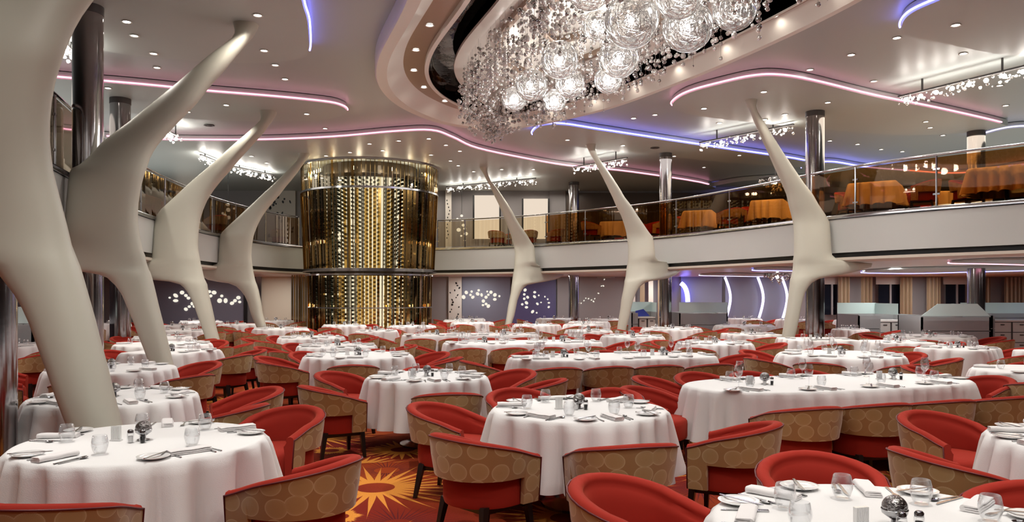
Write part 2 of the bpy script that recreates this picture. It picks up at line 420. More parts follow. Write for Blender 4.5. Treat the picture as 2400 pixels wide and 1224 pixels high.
link('mirror_panel', band('mirror', [(1.0, 6.15), (1.02, 6.50), (1.6, 6.52), (2.1, 6.53)], 'mirror'), coff)
link('coffer_lid', lid.mesh('lid', M['black']), coff)
# ------------------------------------------------------------------ dropped ceiling panels with edge light strips
SLABS = []
def inpoly(x, y, poly):
    c = False; j = len(poly)-1
    for i in range(len(poly)):
        if (poly[i][1] > y) != (poly[j][1] > y) and x < (poly[j][0]-poly[i][0])*(y-poly[i][1])/(poly[j][1]-poly[i][1])+poly[i][0]: c = not c
        j = i
    return c
def ceil_z(x, y): return min([ZS-.0015*k for k, q in enumerate(SLABS) if inpoly(x, y, q)]+[ZC])
def Pc(px, py):
    p = P(px, py, ZS)
    z = ceil_z(p[0], p[1]); return P(px, py, z)
def slab(pts_px, led, n=0, label=''):
    """pts_px: picture points of the outline on the panel underside; led: list of (i0, i1, material)"""
    base = [P(x, y, ZS)[:2] for x, y in pts_px]
    mb = MB(); K = 5; sm = catmull(base, K, True)
    mb.prism(sm, ZS-.0015*len(SLABS), ZC-.02); SLABS.append(sm)
    s = struct('trim_ceiling_panel', mb, M['slab'])
    ar = sum(sm[i][0]*sm[(i+1) % len(sm)][1]-sm[(i+1) % len(sm)][0]*sm[i][1] for i in range(len(sm)))
    nn = normals(sm, True); sg = 1 if ar > 0 else -1
    for i0, i1, m in led:
        path = [(sm[i % len(sm)][0]+nn[i % len(sm)][0]*sg*.03, sm[i % len(sm)][1]+nn[i % len(sm)][1]*sg*.03, ZS+.035) for i in range(i0*K, i1*K+1)]
        t = MB(); t.tube(path, .017, 6); link('light_strip', t.mesh('strip', M[m], True), s)
    return s
slab([(560, -180), (690, -30), (712, 20), (722, 60), (722, 122), (700, 138), (600, 148), (450, 142), (250, 120), (100, 60), (100, -100), (300, -220)], [(0, 4, 'ledblue')])
slab([(20, 172), (130, 184), (340, 202), (480, 216), (640, 229), (760, 241), (800, 250), (812, 261), (796, 273), (740, 282), (620, 285), (450, 279), (300, 264), (150, 250), (20, 240)], [(0, 7, 'ledpink')])
slab([(60, 310), (250, 322), (380, 329), (600, 330), (780, 323), (920, 311), (1010, 308), (1060, 324), (1120, 350), (1250, 377), (1340, 391), (1480, 405), (1660, 434), (1600, 447), (1000, 447), (300, 447), (-100, 430), (-150, 350)], [(1, 5, 'ledpink'), (5, 12, 'ledpink')])
slab([(1578, 250), (1585, 234), (1620, 216), (1690, 197), (1760, 182), (1820, 179), (1900, 191), (2050, 227), (2200, 257), (2345, 290), (2350, 297), (2250, 312), (2100, 316), (1900, 300), (1720, 282), (1620, 268)], [(0, 9, 'ledpink')])
slab([(1250, 318), (1254, 304), (1275, 294), (1320, 293), (1400, 305), (1560, 329), (1700, 350), (1885, 378), (1880, 392), (1700, 380), (1400, 350), (1280, 332)], [(0, 7, 'ledblue')])
slab([(2114, 68), (2118, 48), (2140, 28), (2190, 5), (2280, -30), (2480, -90), (2800, -60), (2750, 90), (2420, 132), (2200, 98), (2130, 84)], [(0, 5, 'ledblue')])
slab([(1880, 396), (1940, 381), (2030, 394), (2130, 402), (2230, 408), (2320, 401), (2440, 384), (2600, 400), (2500, 430), (2000, 428)], [(0, 3, 'ledblue'), (3, 6, 'ledpink')])
slab([(2276, 330), (2308, 315), (2376, 300), (2450, 303), (2600, 330), (2450, 352), (2320, 342)], [(0, 3, 'ledwhite')])
slab([(1655, 440), (1692, 434), (1760, 443), (1862, 458), (1850, 444), (1950, 432), (1880, 418), (1740, 424)], [(0, 3, 'ledblue')])

# ------------------------------------------------------------------ recessed ceiling lamps
def ordinal(i, n):
    w_ = ['first', 'second', 'third', 'fourth', 'fifth', 'sixth', 'seventh', 'eighth', 'ninth', 'tenth', 'eleventh', 'twelfth', 'thirteenth', 'fourteenth', 'fifteenth']
    if n == 1: return 'only'
    if i == 0: return 'leftmost'
    if i == n-1: return 'rightmost'
    return w_[min(i, 14)]+' from left'
tb = MB(); tb.lathe([(.075, -.004), (.085, -.012), (.062, -.014), (.058, 0)], 16, cap=False); ring_me = tb.mesh('trim_ring', M['ring'], True)
lb = MB(); lb.lathe([(.058, -.002), (.001, -.004)], 14, cap=False); lamp_me = lb.mesh('lamp_disc', M['lampdim'])
lb = MB(); lb.lathe([(.058, -.002), (.001, -.006)], 14, cap=False); lampB_me = lb.mesh('lamp_disc_bright', M['lampon'])
def downlight(x, y, z, label, group, bright=False, watts=None, lamp=True):
    t = thing('recessed_downlight', label, 'ceiling lamp', (x, y, z), 0, group)
    link('trim_ring', ring_me, t)
    if lamp:
        link('lamp', lampB_me if bright else lamp_me, t)
        light('downlight_beam', 'SPOT', (x, y, z-.03), watts or DOWN, (1, .92, .83), .05, (0, 0, 0), 125, .7)
DL = {
 'above the left gallery column': ([(297, 50, 1), (315, 83), (360, 125), (368, 158), (253, 206), (440, 262)], None),
 'around the second rib tip from left': ([(604, 35), (619, 118), (645, 152), (668, 185)], None),
 'between two pink strips at left': ([(719, 267), (762, 301), (530, 246)], None),
 'in front of the glass wine tower': ([(590, 366), (625, 382), (820, 357), (866, 337), (897, 353), (935, 330), (1005, 325, 1), (1010, 363), (764, 365)], None),
 'around rib tip right of wine tower': ([(1045, 340), (1078, 354), (1056, 377), (1074, 388), (1110, 402), (1176, 397), (1250, 397)], None),
 'between the oval opening and blue strip': ([(1330, 328), (1378, 341), (1485, 277, 1), (1535, 269)], None),
 'inside the orange edged ceiling panel': ([(1650, 254, 1), (1686, 288, 1), (1790, 215, 1), (1792, 280), (1840, 268), (1940, 240)], None),
 'below the blue strip in middle distance': ([(1460, 341), (1733, 364), (1580, 366), (1650, 392), (1560, 398)], None),
 'right of the oval opening': ([(1898, 163), (1995, 128, 1), (2048, 190), (2102, 88, 1)], None),
 'in the upper right corner': ([(2240, 58, 1), (2258, 125, 1), (2343, 200), (2357, 247)], None),
 'above the right gallery railing': ([(2065, 350), (2115, 355), (2170, 285), (2210, 317), (2180, 299), (1945, 330), (2010, 338)], None)}
for where, (pts, _) in DL.items():
    pts = sorted(pts)
    for i, p in enumerate(pts):
        x, y, z = Pc(p[0], p[1]); b = len(p) > 2
        downlight(x, y, z, f"{'glaring' if b else 'small'} recessed lamp, {ordinal(i, len(pts))} of those {where}", 'recessed ceiling lamps', b, DOWN*1.15 if y > 20 else DOWN)
# lamps of the same ceiling that lie above or behind the camera
for x, y in ((-3.2, 3.2), (-1.2, 2.2), (2.5, 1.2), (4.6, 2.6), (6.5, 5), (-2.0, 6.5), (7.4, 8.5), (-3.6, 8.6), (1.0, .2), (7.0, 11.0)):
    light('downlight_beam', 'SPOT', (x, y, ZS-.03), DOWN*1.3, (1, .92, .83), .05, (0, 0, 0), 125, .7)
for x, y, p in ((-2.4, 4.4, 340), (.5, 5.4, 340), (1.5, 2.6, 300), (3.8, 4.3, 300), (3.2, 7.4, 340), (-.9, 8.0, 340), (-3.6, 6.2, 300), (6.0, 8.6, 300), (-5.0, 9.0, 260), (5.2, 11.2, 260), (8.2, 13.2, 240), (-2.5, 11.2, 240), (1.4, 10.6, 240), (-6.2, 13.6, 200), (4.0, 14.2, 200), (0, 14.2, 200)):  # added spots without fixtures, only to brighten the tabletops
    light('table_fill_spot', 'SPOT', (x, y, ZS-.05 if y < 3.9 or abs(x-1.4) > 4.2 else ZU+3.0), p, (1, .96, .90), .04, (0, 0, 0), 62, .8)
# lamps in the oval coffer
so = off(.70); cofl = []
for i in range(0, 160, 6):
    x, y = so[i]; px = CX+FPX*x/y; py = HY-FPX*(6.2-EYE)/y
    vis = -20 < px < 2420 and py > -10
    if y > 4: cofl.append((px, x, y, vis))
cofl.sort()
vl = [c for c in cofl if c[3]]
for k, (px, x, y, v) in enumerate(cofl):
    if v:
        i = [c for c in vl].index((px, x, y, v))
        t = thing('coffer_lamp', f'small recessed lamp in bronze soffit of oval opening, {ordinal(i, len(vl))}', 'ceiling lamp', (x, y, 6.223), 0, 'lamps of the oval opening')
        link('trim_ring', ring_me, t); link('lamp', lamp_me, t)
    light('coffer_beam', 'SPOT', (x, y, 6.2), 5, (1, .90, .78), .03, (0, 0, 0), 160, .5)
# dark round air grilles
for px, py, lab in ((490, 293, 'left of the wine tower between pink strips'), (1535, 346, 'below the blue strip beside middle right rib')):
    x, y, z = Pc(px, py); g = MB()
    g.lathe([(.13, -.002), (.14, -.018), (.10, -.022), (.095, -.008), (.06, -.008), (.055, -.022), (.001, -.024)], 18, cap=False)
    tag(link('air_grille', g.mesh('grille', M['grille'], True), None, (x, y, z)), f'dark round air grille in ceiling {lab}', 'vent')

# ------------------------------------------------------------------ gallery (balcony) along the atrium
CUR = [(-4.3, -3.9), (-4.45, 0), (-4.75, 4), (-5.4, 7.2), (-6.5, 11), (-7.6, 14.6), (-8.3, 17.8), (-8.75, 22.8), (-8.4, 26.4), (-7.8, 28.2), (-6.8, 29.3), (-4.9, 29.75), (-2.79, 29.5),
       (.16, 28), (2.7, 25.7), (4.68, 23.4), (6.3, 20.2), (7.3, 17.75), (8.4, 16.0), (9.7, 14.5), (11.4, 12.2), (12.6, 9), (13.1, 4.5), (13.2, 0), (13.2, -3.9)]
cur = catmull(CUR, 8); cn = normals(cur, False)     # points to the atrium
def coff2(d): return [(p[0]+n[0]*d, p[1]+n[1]*d) for p, n in zip(cur, cn)]
def strip(name, prof, m, parent=None, seg=None, smooth=True, kind='structure'):
    rr = [[(x, y, z) for x, y in coff2(d)] for d, z in prof]
    if seg: rr = [r[seg[0]:seg[1]+1] for r in rr]
    mb = MB(); mb.rings(rr, 0, False, False)
    o = link(name, mb.mesh(name, M[m], smooth, 40), parent)
    if parent is None: o['kind'] = kind
    return o
strip('trim_balcony_fascia', [(-.3, 2.60), (.04, 2.61), (.04, 3.37), (.0, 3.38)], 'facade')
strip('trim_balcony_shadow_gap', [(.03, 2.44), (-.06, 2.50), (-.06, 2.60), (.03, 2.615)], 'black')
strip('trim_balcony_lower_lip', [(-.8, ZU), (-.02, 2.40), (.06, 2.44), (.06, 2.50), (-.06, 2.505)], 'cream')
strip('trim_balcony_edge', [(-.14, 3.47), (.06, 3.465), (.07, 3.44), (.07, 3.385), (.0, 3.375)], 'rail')
out = [(x, y) for x, y in coff2(-.05)]
def region(z, name, m, thick=None, d=-.05):
    o = coff2(d)
    poly = [Vector((x, y, 0)) for x, y in o]+[Vector((XR, YF, 0)), Vector((XR, YB, 0)), Vector((XL, YB, 0)), Vector((XL, YF, 0))]
    tr = tessellate_polygon([poly]); mb = MB(); mb.add([(p.x, p.y, z) for p in poly], [tuple(t) for t in tr]); return struct(name, mb, M[m])
region(ZF, 'floor_gallery', 'upfloor')
region(ZU, 'ceiling_under_gallery', 'soffit', d=-.3)

# light coves under the gallery: flat panels with light strips
def lower_panel(pts, led, mled):
    base = [P(x, y, ZU)[:2] for x, y in pts]; sm = catmull(base, 4, True); mb = MB(); mb.prism(sm, ZU-.05, ZU-.01); s = struct('trim_lower_ceiling_panel', mb, M['slab'])
    ar = sum(sm[i][0]*sm[(i+1) % len(sm)][1]-sm[(i+1) % len(sm)][0]*sm[i][1] for i in range(len(sm))); sg = 1 if ar > 0 else -1; nn = normals(sm, True)
    path = [(sm[i % len(sm)][0]+nn[i % len(sm)][0]*sg*.02, sm[i % len(sm)][1]+nn[i % len(sm)][1]*sg*.02, ZU-.05) for i in range(led[0]*4, led[1]*4+1)]
    t = MB(); t.tube(path, .022, 6); link('light_strip', t.mesh('strip', M[mled], True), s)
lower_panel([(2020, 635), (2140, 637), (2260, 634), (2400, 630), (2500, 628), (2500, 622), (2300, 623), (2100, 627)], (0, 4), 'ledblue')
lower_panel([(2225, 611), (2320, 613), (2420, 616), (2500, 618), (2500, 606), (2350, 604)], (0, 3), 'ledpink')
lower_panel([(1765, 629), (1815, 630), (1860, 631), (1860, 626), (1810, 625)], (0, 2), 'ledblue')
lower_panel([(1360, 653), (1420, 654), (1470, 654), (1470, 650), (1400, 649)], (0, 2), 'ledblue')
lower_panel([(1640, 642), (1720, 644), (1800, 645), (1800, 641), (1710, 639)], (0, 2), 'ledwhite')

# railing -----------------------------------------------------------
def cpx(p): return CX+FPX*p[0]/p[1] if p[1] > .5 else (-1e4 if p[0] < 0 else 1e4)
rb = coff2(-.04); half = max(range(len(rb)), key=lambda i: rb[i][1])
def find(px, right):
    rng = range(half, len(rb)-1) if right else range(0, half)
    best = None
    for i in rng:
        a, b = cpx(rb[i]), cpx(rb[i+1])
        if (a-px)*(b-px) <= 0 and rb[i][1] > 2: best = i+(px-a)/(b-a) if b != a else i
    return best
def at(t, crv):
    i = int(t); f = t-i; i = min(i, len(crv)-2); a, b = crv[i], crv[i+1]; return (a[0]+(b[0]-a[0])*f, a[1]+(b[1]-a[1])*f)
def post_mb():
    m = MB(); m.lathe([(.022, .0), (.022, 1.06)], 8); m.box((0, 0, .012), (.11, .11, .024)); m.box((0, 0, .27), (.13, .03, .035)); m.box((0, 0, .78), (.13, .03, .035)); return m
post_me = post_mb().mesh('post', M['rail'], True, 40)
def railing(name, label, pxs, right, t_start, t_end, gm):
    t = thing(name, label, 'railing', (*at(t_start, rb), ZF), 0); bx, by, bz = t.location
    ts = [t_start]+[x for x in (find(px, right) for px in pxs) if x is not None]+[t_end]; ts.sort()
    ds = [.0]
    hr = [at(ts[0]+(ts[-1]-ts[0])*k/80, rb) for k in range(81)]
    m = MB(); m.tube([(x-bx, y-by, 1.075) for x, y in hr], .026, 8); link('handrail', m.mesh('handrail', M['rail'], True), t)
    for x in ts:
        p = at(x, rb); o = link('post', post_me, t, (p[0]-bx, p[1]-by, 0)); q = at(min(x+.2, len(rb)-1.01), rb); o.rotation_euler = (0, 0, atan2(q[1]-p[1], q[0]-p[0]))
    for a, b in zip(ts, ts[1:]):
        n = max(2, int((b-a)*3)); g = MB(); path = [at(a+.06+(b-a-.12)*k/n, rb) for k in range(n+1)]
        nn = normals(path, False); sec = []
        for (x, y), (nx, ny) in zip(path, nn):
            sec.append([(x-bx+nx*.006, y-by+ny*.006, .05), (x-bx+nx*.006, y-by+ny*.006, 1.02), (x-bx-nx*.006, y-by-ny*.006, 1.02), (x-bx-nx*.006, y-by-ny*.006, .05)])
        g.rings(sec); gx = cpx(at((a+b)/2, rb)); link('glass_panel', g.mesh('panel', M['railclear' if right and gx < 1240 else gm]), t)
tl = find(700, False); tr_ = find(1026, True)
railing('gallery_railing', 'chrome and bronze glass railing along the right gallery', [1090, 1192, 1280, 1372, 1480, 1585, 1710, 1860, 2005, 2195, 2480], True, tr_, len(rb)-26, 'railglass')
railing('gallery_railing', 'chrome and smoked glass railing along the left gallery', [-300, 128, 330, 386, 497, 553, 622], False, 16, tl, 'railglassL')

# ------------------------------------------------------------------ sculpted ribs
def zY(py, f):
    Y = f(0); z = EYE
    for _ in range(30):
        z = EYE+(HY-py)*Y/FPX; Y = f(max(0, min(ZS, z)))
    return z, Y
def rib(sl, Yb, Ye, Yt, label, back=0):
    f = lambda z: Yb+(Ye-Yb)*z/3.4 if z < 3.4 else Ye+(Yt-Ye)*(z-3.4)/(ZS-3.4)
    st = []
    for py, xl, xr in sl:
        z, Y = zY(py, f); st.append((z, Y, (xl-CX)/FPX*Y, (xr-CX)/FPX*Y))
    st.sort()
    z0 = st[0]; z1 = st[1]
    if z0[0] > 0: st.insert(0, (0, z0[1], z0[2]-(z1[2]-z0[2])/(z1[0]-z0[0])*z0[0], z0[3]-(z1[3]-z0[3])/(z1[0]-z0[0])*z0[0]))
    st[0] = (0.0, *st[0][1:])
    st = [s for s in st if s[0] < ZS+.02]
    last = st[-1]; st.append((ZS+.06, last[1], last[2]-.03, last[3]+.03))
    z_ = []; N = 18
    bx, by = (st[0][2]+st[0][3])/2, st[0][1]
    rings = []
    for k in range(len(st)-1):
        a, b = st[k], st[k+1]; n = max(1, min(6, int((b[0]-a[0])/.08)))
        for j in range(n): rings.append(tuple(a[i]+(b[i]-a[i])*j/n for i in range(4)))
    rings.append(st[-1])
    mb = MB(); rr = []
    for z, Y, xl, xr in rings:
        hw = (xr-xl)/2; cx = (xl+xr)/2; t = .185 if hw > .2 else max(.10, .10+.085*hw/.2); e = 2/2.6
        rr.append([(cx+hw*math.copysign(abs(cos(a))**e, cos(a))-bx, Y+t*math.copysign(abs(sin(a))**e, sin(a))-by, z) for a in [2*pi*i/N for i in range(N)]])
    if back:       # the bracket foot sweeps back under the gallery
        lim = max(xr for z, Y, xl, xr in rings if z > 2.8 and z < 3.3)
        for r_ in rr:
            for i, (x, y, z) in enumerate(r_):
                e = max(0, x+bx-lim+.10)
                if e > 0 and z < 2.75: k = 1+back*e; r_[i] = ((x+bx)*k-bx, (y+by)*k-by, EYE+(z-EYE)*k)
    mb.rings(rr)
    o = link('sculpted_rib', mb.mesh('rib', M['rib'], True, 60), None, (bx, by, 0))
    # two passes of light smoothing keep the flowing outline
    md = o.modifiers.new('smooth', 'SMOOTH'); md.factor = .5; md.iterations = 2
    tag(o, label, 'column', 'curved ribs along the atrium')
rib([(232, 1743, 1774), (240, 1747, 1772), (250, 1755, 1770), (262, 1761, 1773), (275, 1765, 1781), (290, 1771, 1791), (308, 1779, 1802), (333, 1790, 1818), (357, 1801, 1833), (382, 1812, 1850), (406, 1823, 1866), (431, 1834, 1883), (455, 1844, 1903), (480, 1849, 1917), (504, 1855, 1934), (522, 1859, 1944), (549, 1861, 1946), (598, 1861, 1949), (610, 1858, 1951), (618, 1857.5, 2060), (626, 1857, 2045), (634, 1856, 2020), (641, 1855, 1993), (645, 1854, 1975), (649, 1854, 1940), (654, 1853, 1916), (662, 1852, 1902), (672, 1851.6, 1893), (684, 1850, 1886), (696, 1848.7, 1882), (721, 1845, 1876), (745, 1840.6, 1871.5), (770, 1837, 1867), (794, 1833, 1860), (866, 1820, 1846)],
    17, 17.65, 17.3, 'tall cream sculpted rib nearest on the right, before gallery column')
rib([(334, 1370, 1398.6), (342, 1374, 1396), (352, 1379.6, 1394), (361, 1383.7, 1398), (371, 1390, 1403.5), (381, 1394.5, 1410), (402, 1405.5, 1425.6), (422, 1416, 1439), (442, 1425.6, 1452), (463, 1436, 1464), (483, 1444, 1480), (504, 1455, 1493), (524, 1462, 1507), (544, 1467.4, 1520.5), (556, 1469, 1531), (581, 1472, 1534.4), (612, 1471.5, 1537.5), (618, 1470, 1600), (626, 1468, 1600), (636, 1467, 1596), (645, 1466, 1585), (652, 1465, 1570), (656, 1464, 1550), (659, 1463, 1521.6), (663, 1463, 1511), (671, 1462, 1500), (683, 1460, 1492), (703, 1456, 1484), (724, 1454, 1478.7), (744, 1450.5, 1474.6), (766, 1447, 1468.5), (826, 1439, 1459)],
    22, 22.8, 22.4, 'cream sculpted rib in the middle of the right side', .09)
rib([(388, 1122, 1144), (393, 1124, 1143), (402, 1129.7, 1141.7), (411, 1135, 1144), (424, 1141, 1151), (442, 1151, 1165.6), (460, 1159, 1178), (478, 1168, 1190), (496, 1175.5, 1201.5), (514, 1182.7, 1210.5), (532, 1190, 1222), (550, 1197, 1235), (568, 1201.5, 1245.6), (577, 1204, 1252.8), (596, 1206.4, 1255), (623, 1205, 1256.7), (630, 1204, 1330), (640, 1202, 1330), (649, 1201, 1318), (656, 1200, 1303), (661, 1200, 1275), (664, 1199.6, 1257), (668, 1199, 1234), (675, 1198, 1227.6), (686, 1197, 1220.4), (704, 1193.5, 1213), (722, 1190, 1209.6), (740, 1187.5, 1206), (754, 1185, 1201), (804, 1176, 1191)],
    26, 27.2, 26.4, 'small cream sculpted rib just right of the wine tower', .07)
rib([(356, 697, 729), (363, 699.7, 725), (369, 701, 721), (378, 696, 715), (390, 685, 706), (405, 670, 696), (419, 656, 684.6), (437, 637, 669), (455, 617, 656), (473, 598, 640), (491, 578.5, 625), (509, 559, 613), (527, 539, 604), (545, 520, 597), (553, 515.5, 594.7), (574, 514, 591), (600, 512, 589), (620, 511, 592), (626, 460, 593), (636, 460, 594.5), (646, 470, 596.5), (657, 485, 599), (661, 510, 600), (664, 538, 601), (671, 555, 603), (682, 566, 606), (694, 575, 608), (710, 582, 611.5), (736, 589, 615), (754, 596.5, 620.6), (769, 603, 624), (822, 618, 636)],
    22.6, 22.85, 23.9, 'cream sculpted rib nearest the left of the wine tower')
rib([(259, 607.6, 651.5), (268, 611, 646.5), (276, 613.5, 641), (284, 612, 636), (295, 600, 627), (309, 585, 618), (331, 559.5, 597.5), (354, 532.5, 577), (377, 508, 556), (400, 481, 538), (423, 453, 517), (446, 428, 499), (469, 403, 485), (491, 378, 476), (506, 366, 471.6), (515, 364, 469), (538, 361, 465.7), (583, 358.6, 464), (606, 356, 469), (612, 355, 470), (618, 310, 471.6), (630, 305, 475), (646, 318, 478), (656, 345, 481), (660, 402, 482), (667, 426, 485), (675, 433.6, 485.4), (686, 442, 487.6), (698, 448.7, 490), (720, 458, 495.4), (743, 466, 500.5), (766, 474, 505), (789, 481.7, 511.4), (866, 506, 532)],
    17, 17.8, 18.4, 'cream sculpted rib, third from the left edge')
rib([(54, 542.7, 608.5), (64, 550, 603), (74, 552.5, 597), (83, 552.5, 591.5), (94, 547, 581), (106, 530, 570), (128, 500, 551), (157, 465, 528), (200, 415, 489.6), (242, 362, 458), (285, 309, 415), (327, 252, 377), (340, 237, 366), (353, 226, 358), (370, 211, 349), (390, 188, 344), (396, 168, 342), (408, 164, 337), (434, 161, 330), (476, 157, 323), (519, 154, 322), (547, 151, 326), (584, 148, 333), (600, 144, 341), (608, 90, 343), (622, 90, 347), (633, 130, 349.5), (638, 205, 351), (644, 236, 352), (650, 255, 353.5), (669, 274.5, 358), (689, 289, 362.5), (718, 301.5, 369), (753, 316, 378), (787, 328.4, 386.5), (817, 340.7, 394.5), (840, 349, 399.5), (966, 396, 432)],
    10.8, 11.2, 12.5, 'large cream sculpted rib, second from the left edge')
rib([(-526, 560, 690), (-480, 570, 650), (-380, 440, 540), (-280, 250, 430), (-200, 110, 360), (-100, -80, 284), (0, -200, 212), (30, -225, 190), (59, -245, 173), (100, -255, 155), (131, -260, 144), (186, -262, 126), (229, -262, 117.6), (278, -262, 112.7), (327, -262, 112.7), (400, -262, 121), (469, -262, 140), (532, -262, 157), (575, -240, 166), (600, -70, 172), (623, -2, 180), (660, 19.6, 190.5), (689, 44, 198), (721, 64, 207), (758, 81, 217), (812, 100.5, 230), (863, 120, 244), (929, 142, 260), (993, 167, 276), (1222, 248, 338)],
    5.6, 5.6, 6.5, 'huge cream sculpted rib nearest the camera at the left edge')

# ------------------------------------------------------------------ chrome columns
def column(px, Yc, r, lab, z0=0, z1=ZC, m='darkchrome'):
    x = (px-CX)/FPX*Yc; t = thing('chrome_column', lab, 'column', (x, Yc, z0), 0, 'round chrome columns')
    b = MB(); h = z1-z0
    b.lathe([(r, 0), (r, h)], 40, cap=False); link('shaft', b.mesh('shaft', M[m], True), t)
    b = MB(); b.lathe([(r+.03, 0), (r+.03, .10), (r+.002, .11)], 40, cap=False); link('base_ring', b.mesh('base', M['rail'], True, 40), t)
    b = MB(); b.lathe([(r+.002, h-.30), (r+.006, h-.295), (r+.006, h-.17), (r+.03, h-.168)], 40, cap=False); link('top_collar', b.mesh('collar', M['grille'], True, 40), t)
column(206, 11.7, .215, 'thick round chrome column behind the second rib, rising to the ceiling')
column(282, 17.2, .215, 'round chrome column behind the second rib arm, deeper in the left gallery')
column(1910, 18.4, .215, 'round chrome column just right of the nearest right rib')
column(1560, 23.8, .19, 'round chrome column right of the middle right rib')
column(1345, 29.9, .20, 'slim distant chrome column between the two far right ribs')
column(2288, 20.6, .215, 'round chrome column behind the service desks at far right')
x0 = (-30-CX)/FPX*5.9
t = thing('chrome_column', 'near chrome column cut by the left picture edge', 'column', (-4.12, 5.98, 0), 0, 'round chrome columns')
b = MB(); b.lathe([(.23, 0), (.23, 2.42)], 44, cap=False); link('shaft', b.mesh('shaft', M['darkchrome'], True), t)
b = MB(); b.lathe([(.26, 0), (.26, .12), (.235, .13)], 40, cap=False); link('base_ring', b.mesh('base', M['rail'], True, 40), t)

# ------------------------------------------------------------------ glass wine tower
TX, TY = -4.93, 26.75
tw = thing('wine_tower', 'two storey round wine tower of amber glass slats and bottle racks', 'wine tower', (TX, TY, 0))
def frust(z): return 2.36-(ZC-z)/(ZC-2.35)*.12
NF = 104
def fin(r0, r1, z0, z1, wd, th):
    m = MB(); m.add([(-wd/2, -r0, z0), (wd/2, -r0, z0), (wd/2, -r0+th, z0), (-wd/2, -r0+th, z0), (-wd/2, -r1, z1), (wd/2, -r1, z1), (wd/2, -r1+th, z1), (-wd/2, -r1+th, z1)],
        [(3, 2, 1, 0), (4, 5, 6, 7), (0, 1, 5, 4), (1, 2, 6, 5), (2, 3, 7, 6), (3, 0, 4, 7)]); return m
fu = [fin(frust(2.4), frust(6.1), 2.52, 5.07, wd, .02).mesh('fin', M[mm]) for wd, mm in ((.105, 'amber'), (.075, 'amber2'), (.03, 'goldfin'), (.09, 'amber'))]
fl = [fin(2.08, 2.12, .03, 2.36, wd, .02).mesh('fin_low', M[mm]) for wd, mm in ((.10, 'amber'), (.075, 'amber2'), (.03, 'goldfin'), (.085, 'amber'))]
ft = [fin(frust(5.1), frust(6.05), 5.15, ZC-.22, wd, .02).mesh('fin_top', M[mm]) for wd, mm in ((.105, 'clearslat'), (.08, 'amber'), (.022, 'goldfin'), (.10, 'clearslat'))]
rnd = random.Random(3)
for i in range(NF):
    a = 2*pi*i/NF
    for lst in (fu, fl, ft):
        o = link('glass_slat', lst[rnd.choice((0, 0, 1, 2, 2, 3))], tw, (0, 0, 0), a); o.rotation_euler = (0, 0, a)
        o.scale = (1, rnd.uniform(.975, 1.01), 1)
        if lst is ft: o.scale = (1, 1, 1)
for z, r, h in ((5.99, 2.37, .055), (5.08, 2.36, .06), (2.42, 2.29, .10), (2.30, 2.18, .05), (.02, 2.14, .08), (1.22, 2.13, .03)):
    m = MB(); m.lathe([(r-.10, 0), (r, 0), (r, h), (r-.10, h), (r-.10, 0)], 72, (0, 0, z), cap=False)
    link('chrome_ring', m.mesh('ring', M['rail'], True, 30), tw)
m = MB(); m.lathe([(1.80, .03), (1.80, 5.65)], 48, cap=False); link('backlit_core', m.mesh('core', M['rackback'], True), tw)
m = MB(); m.lathe([(2.0, 2.28), (2.0, 2.44)], 48); m.lathe([(1.98, 5.50), (1.98, 5.62)], 48); m.lathe([(1.62, 5.62), (1.62, 6.04)], 40, cap=False); link('rack_deck', m.mesh('deck', M['rack'], True, 40), tw)['kind'] = 'stuff'
NC = 50
rk = MB()
for i in range(NC):
    if i % 3 == 2: continue
    a = 2*pi*(i+.5)/NC
    rk.box((1.93*sin(a), -1.93*cos(a), 2.85), (.018, .20, 5.5), rz=a)
link('rack_post', rk.mesh('rack', M['rack']), tw)['kind'] = 'stuff'
bt = MB()
def bottle(mb, a, z, r0=1.74):
    R_ = Matrix.Rotation(a, 4, 'Z') @ Matrix.Translation((0, -r0, z)) @ Matrix.Rotation(R(90), 4, 'X')
    prof = [(.001, 0), (.042, .005), (.042, .20), (.016, .25), (.016, .29)]; n = 7; vs = []; fs = []
    for r, zz in prof:
        for i in range(n): vs.append(tuple(R_ @ Vector((r*cos(2*pi*i/n), r*sin(2*pi*i/n), zz))))
    for k in range(4):
        for i in range(n): j = (i+1) % n; fs.append((k*n+i, k*n+j, (k+1)*n+j, (k+1)*n+i))
    fs.append(tuple(4*n+i for i in range(n))); mb.add(vs, fs)
b1 = MB(); bottle(b1, 0, 0, 0); bot_me = b1.mesh('bottle', M['bottle'], True, 50)
cnt = 0; first = None
for i in range(NC*2):
    a = 2*pi*i/(NC*2)
    if i % 7 == 6: continue
    s_ = sin(a); front = cos(a) > .1
    if not front: continue
    k = 0; z = .25+(i % 2)*.065
    while z < 5.45:
        if not (2.2 < z < 2.55):
            central = abs(((a+pi) % (2*pi))-pi-.10) < .16 and cnt < 250
            if central:
                o = link('wine_bottle', bot_me, None, (TX+1.74*sin(a), TY-1.74*cos(a), z), a)
                tag(o, 'dark wine bottle lying in the bright middle rack of the wine tower', 'bottle', 'bottles in the middle rack of the wine tower'); cnt += 1
            elif rnd.random() < .93: bottle(bt, a, z)
        z += .13
link('bottle_racks', bt.mesh('bottles', M['bottle'], True, 50), tw)['kind'] = 'stuff'
for k in range(7):
    a = R(-75+25*k)
    for z in (1.3, 3.4, 5.75): light('tower_fill', 'POINT', (TX+2.05*sin(a), TY-2.05*cos(a), z), 3 if z < 5 else 9, (1, .84, .58), .06)  # added point lights without fixtures, lifting the dark tower flanks

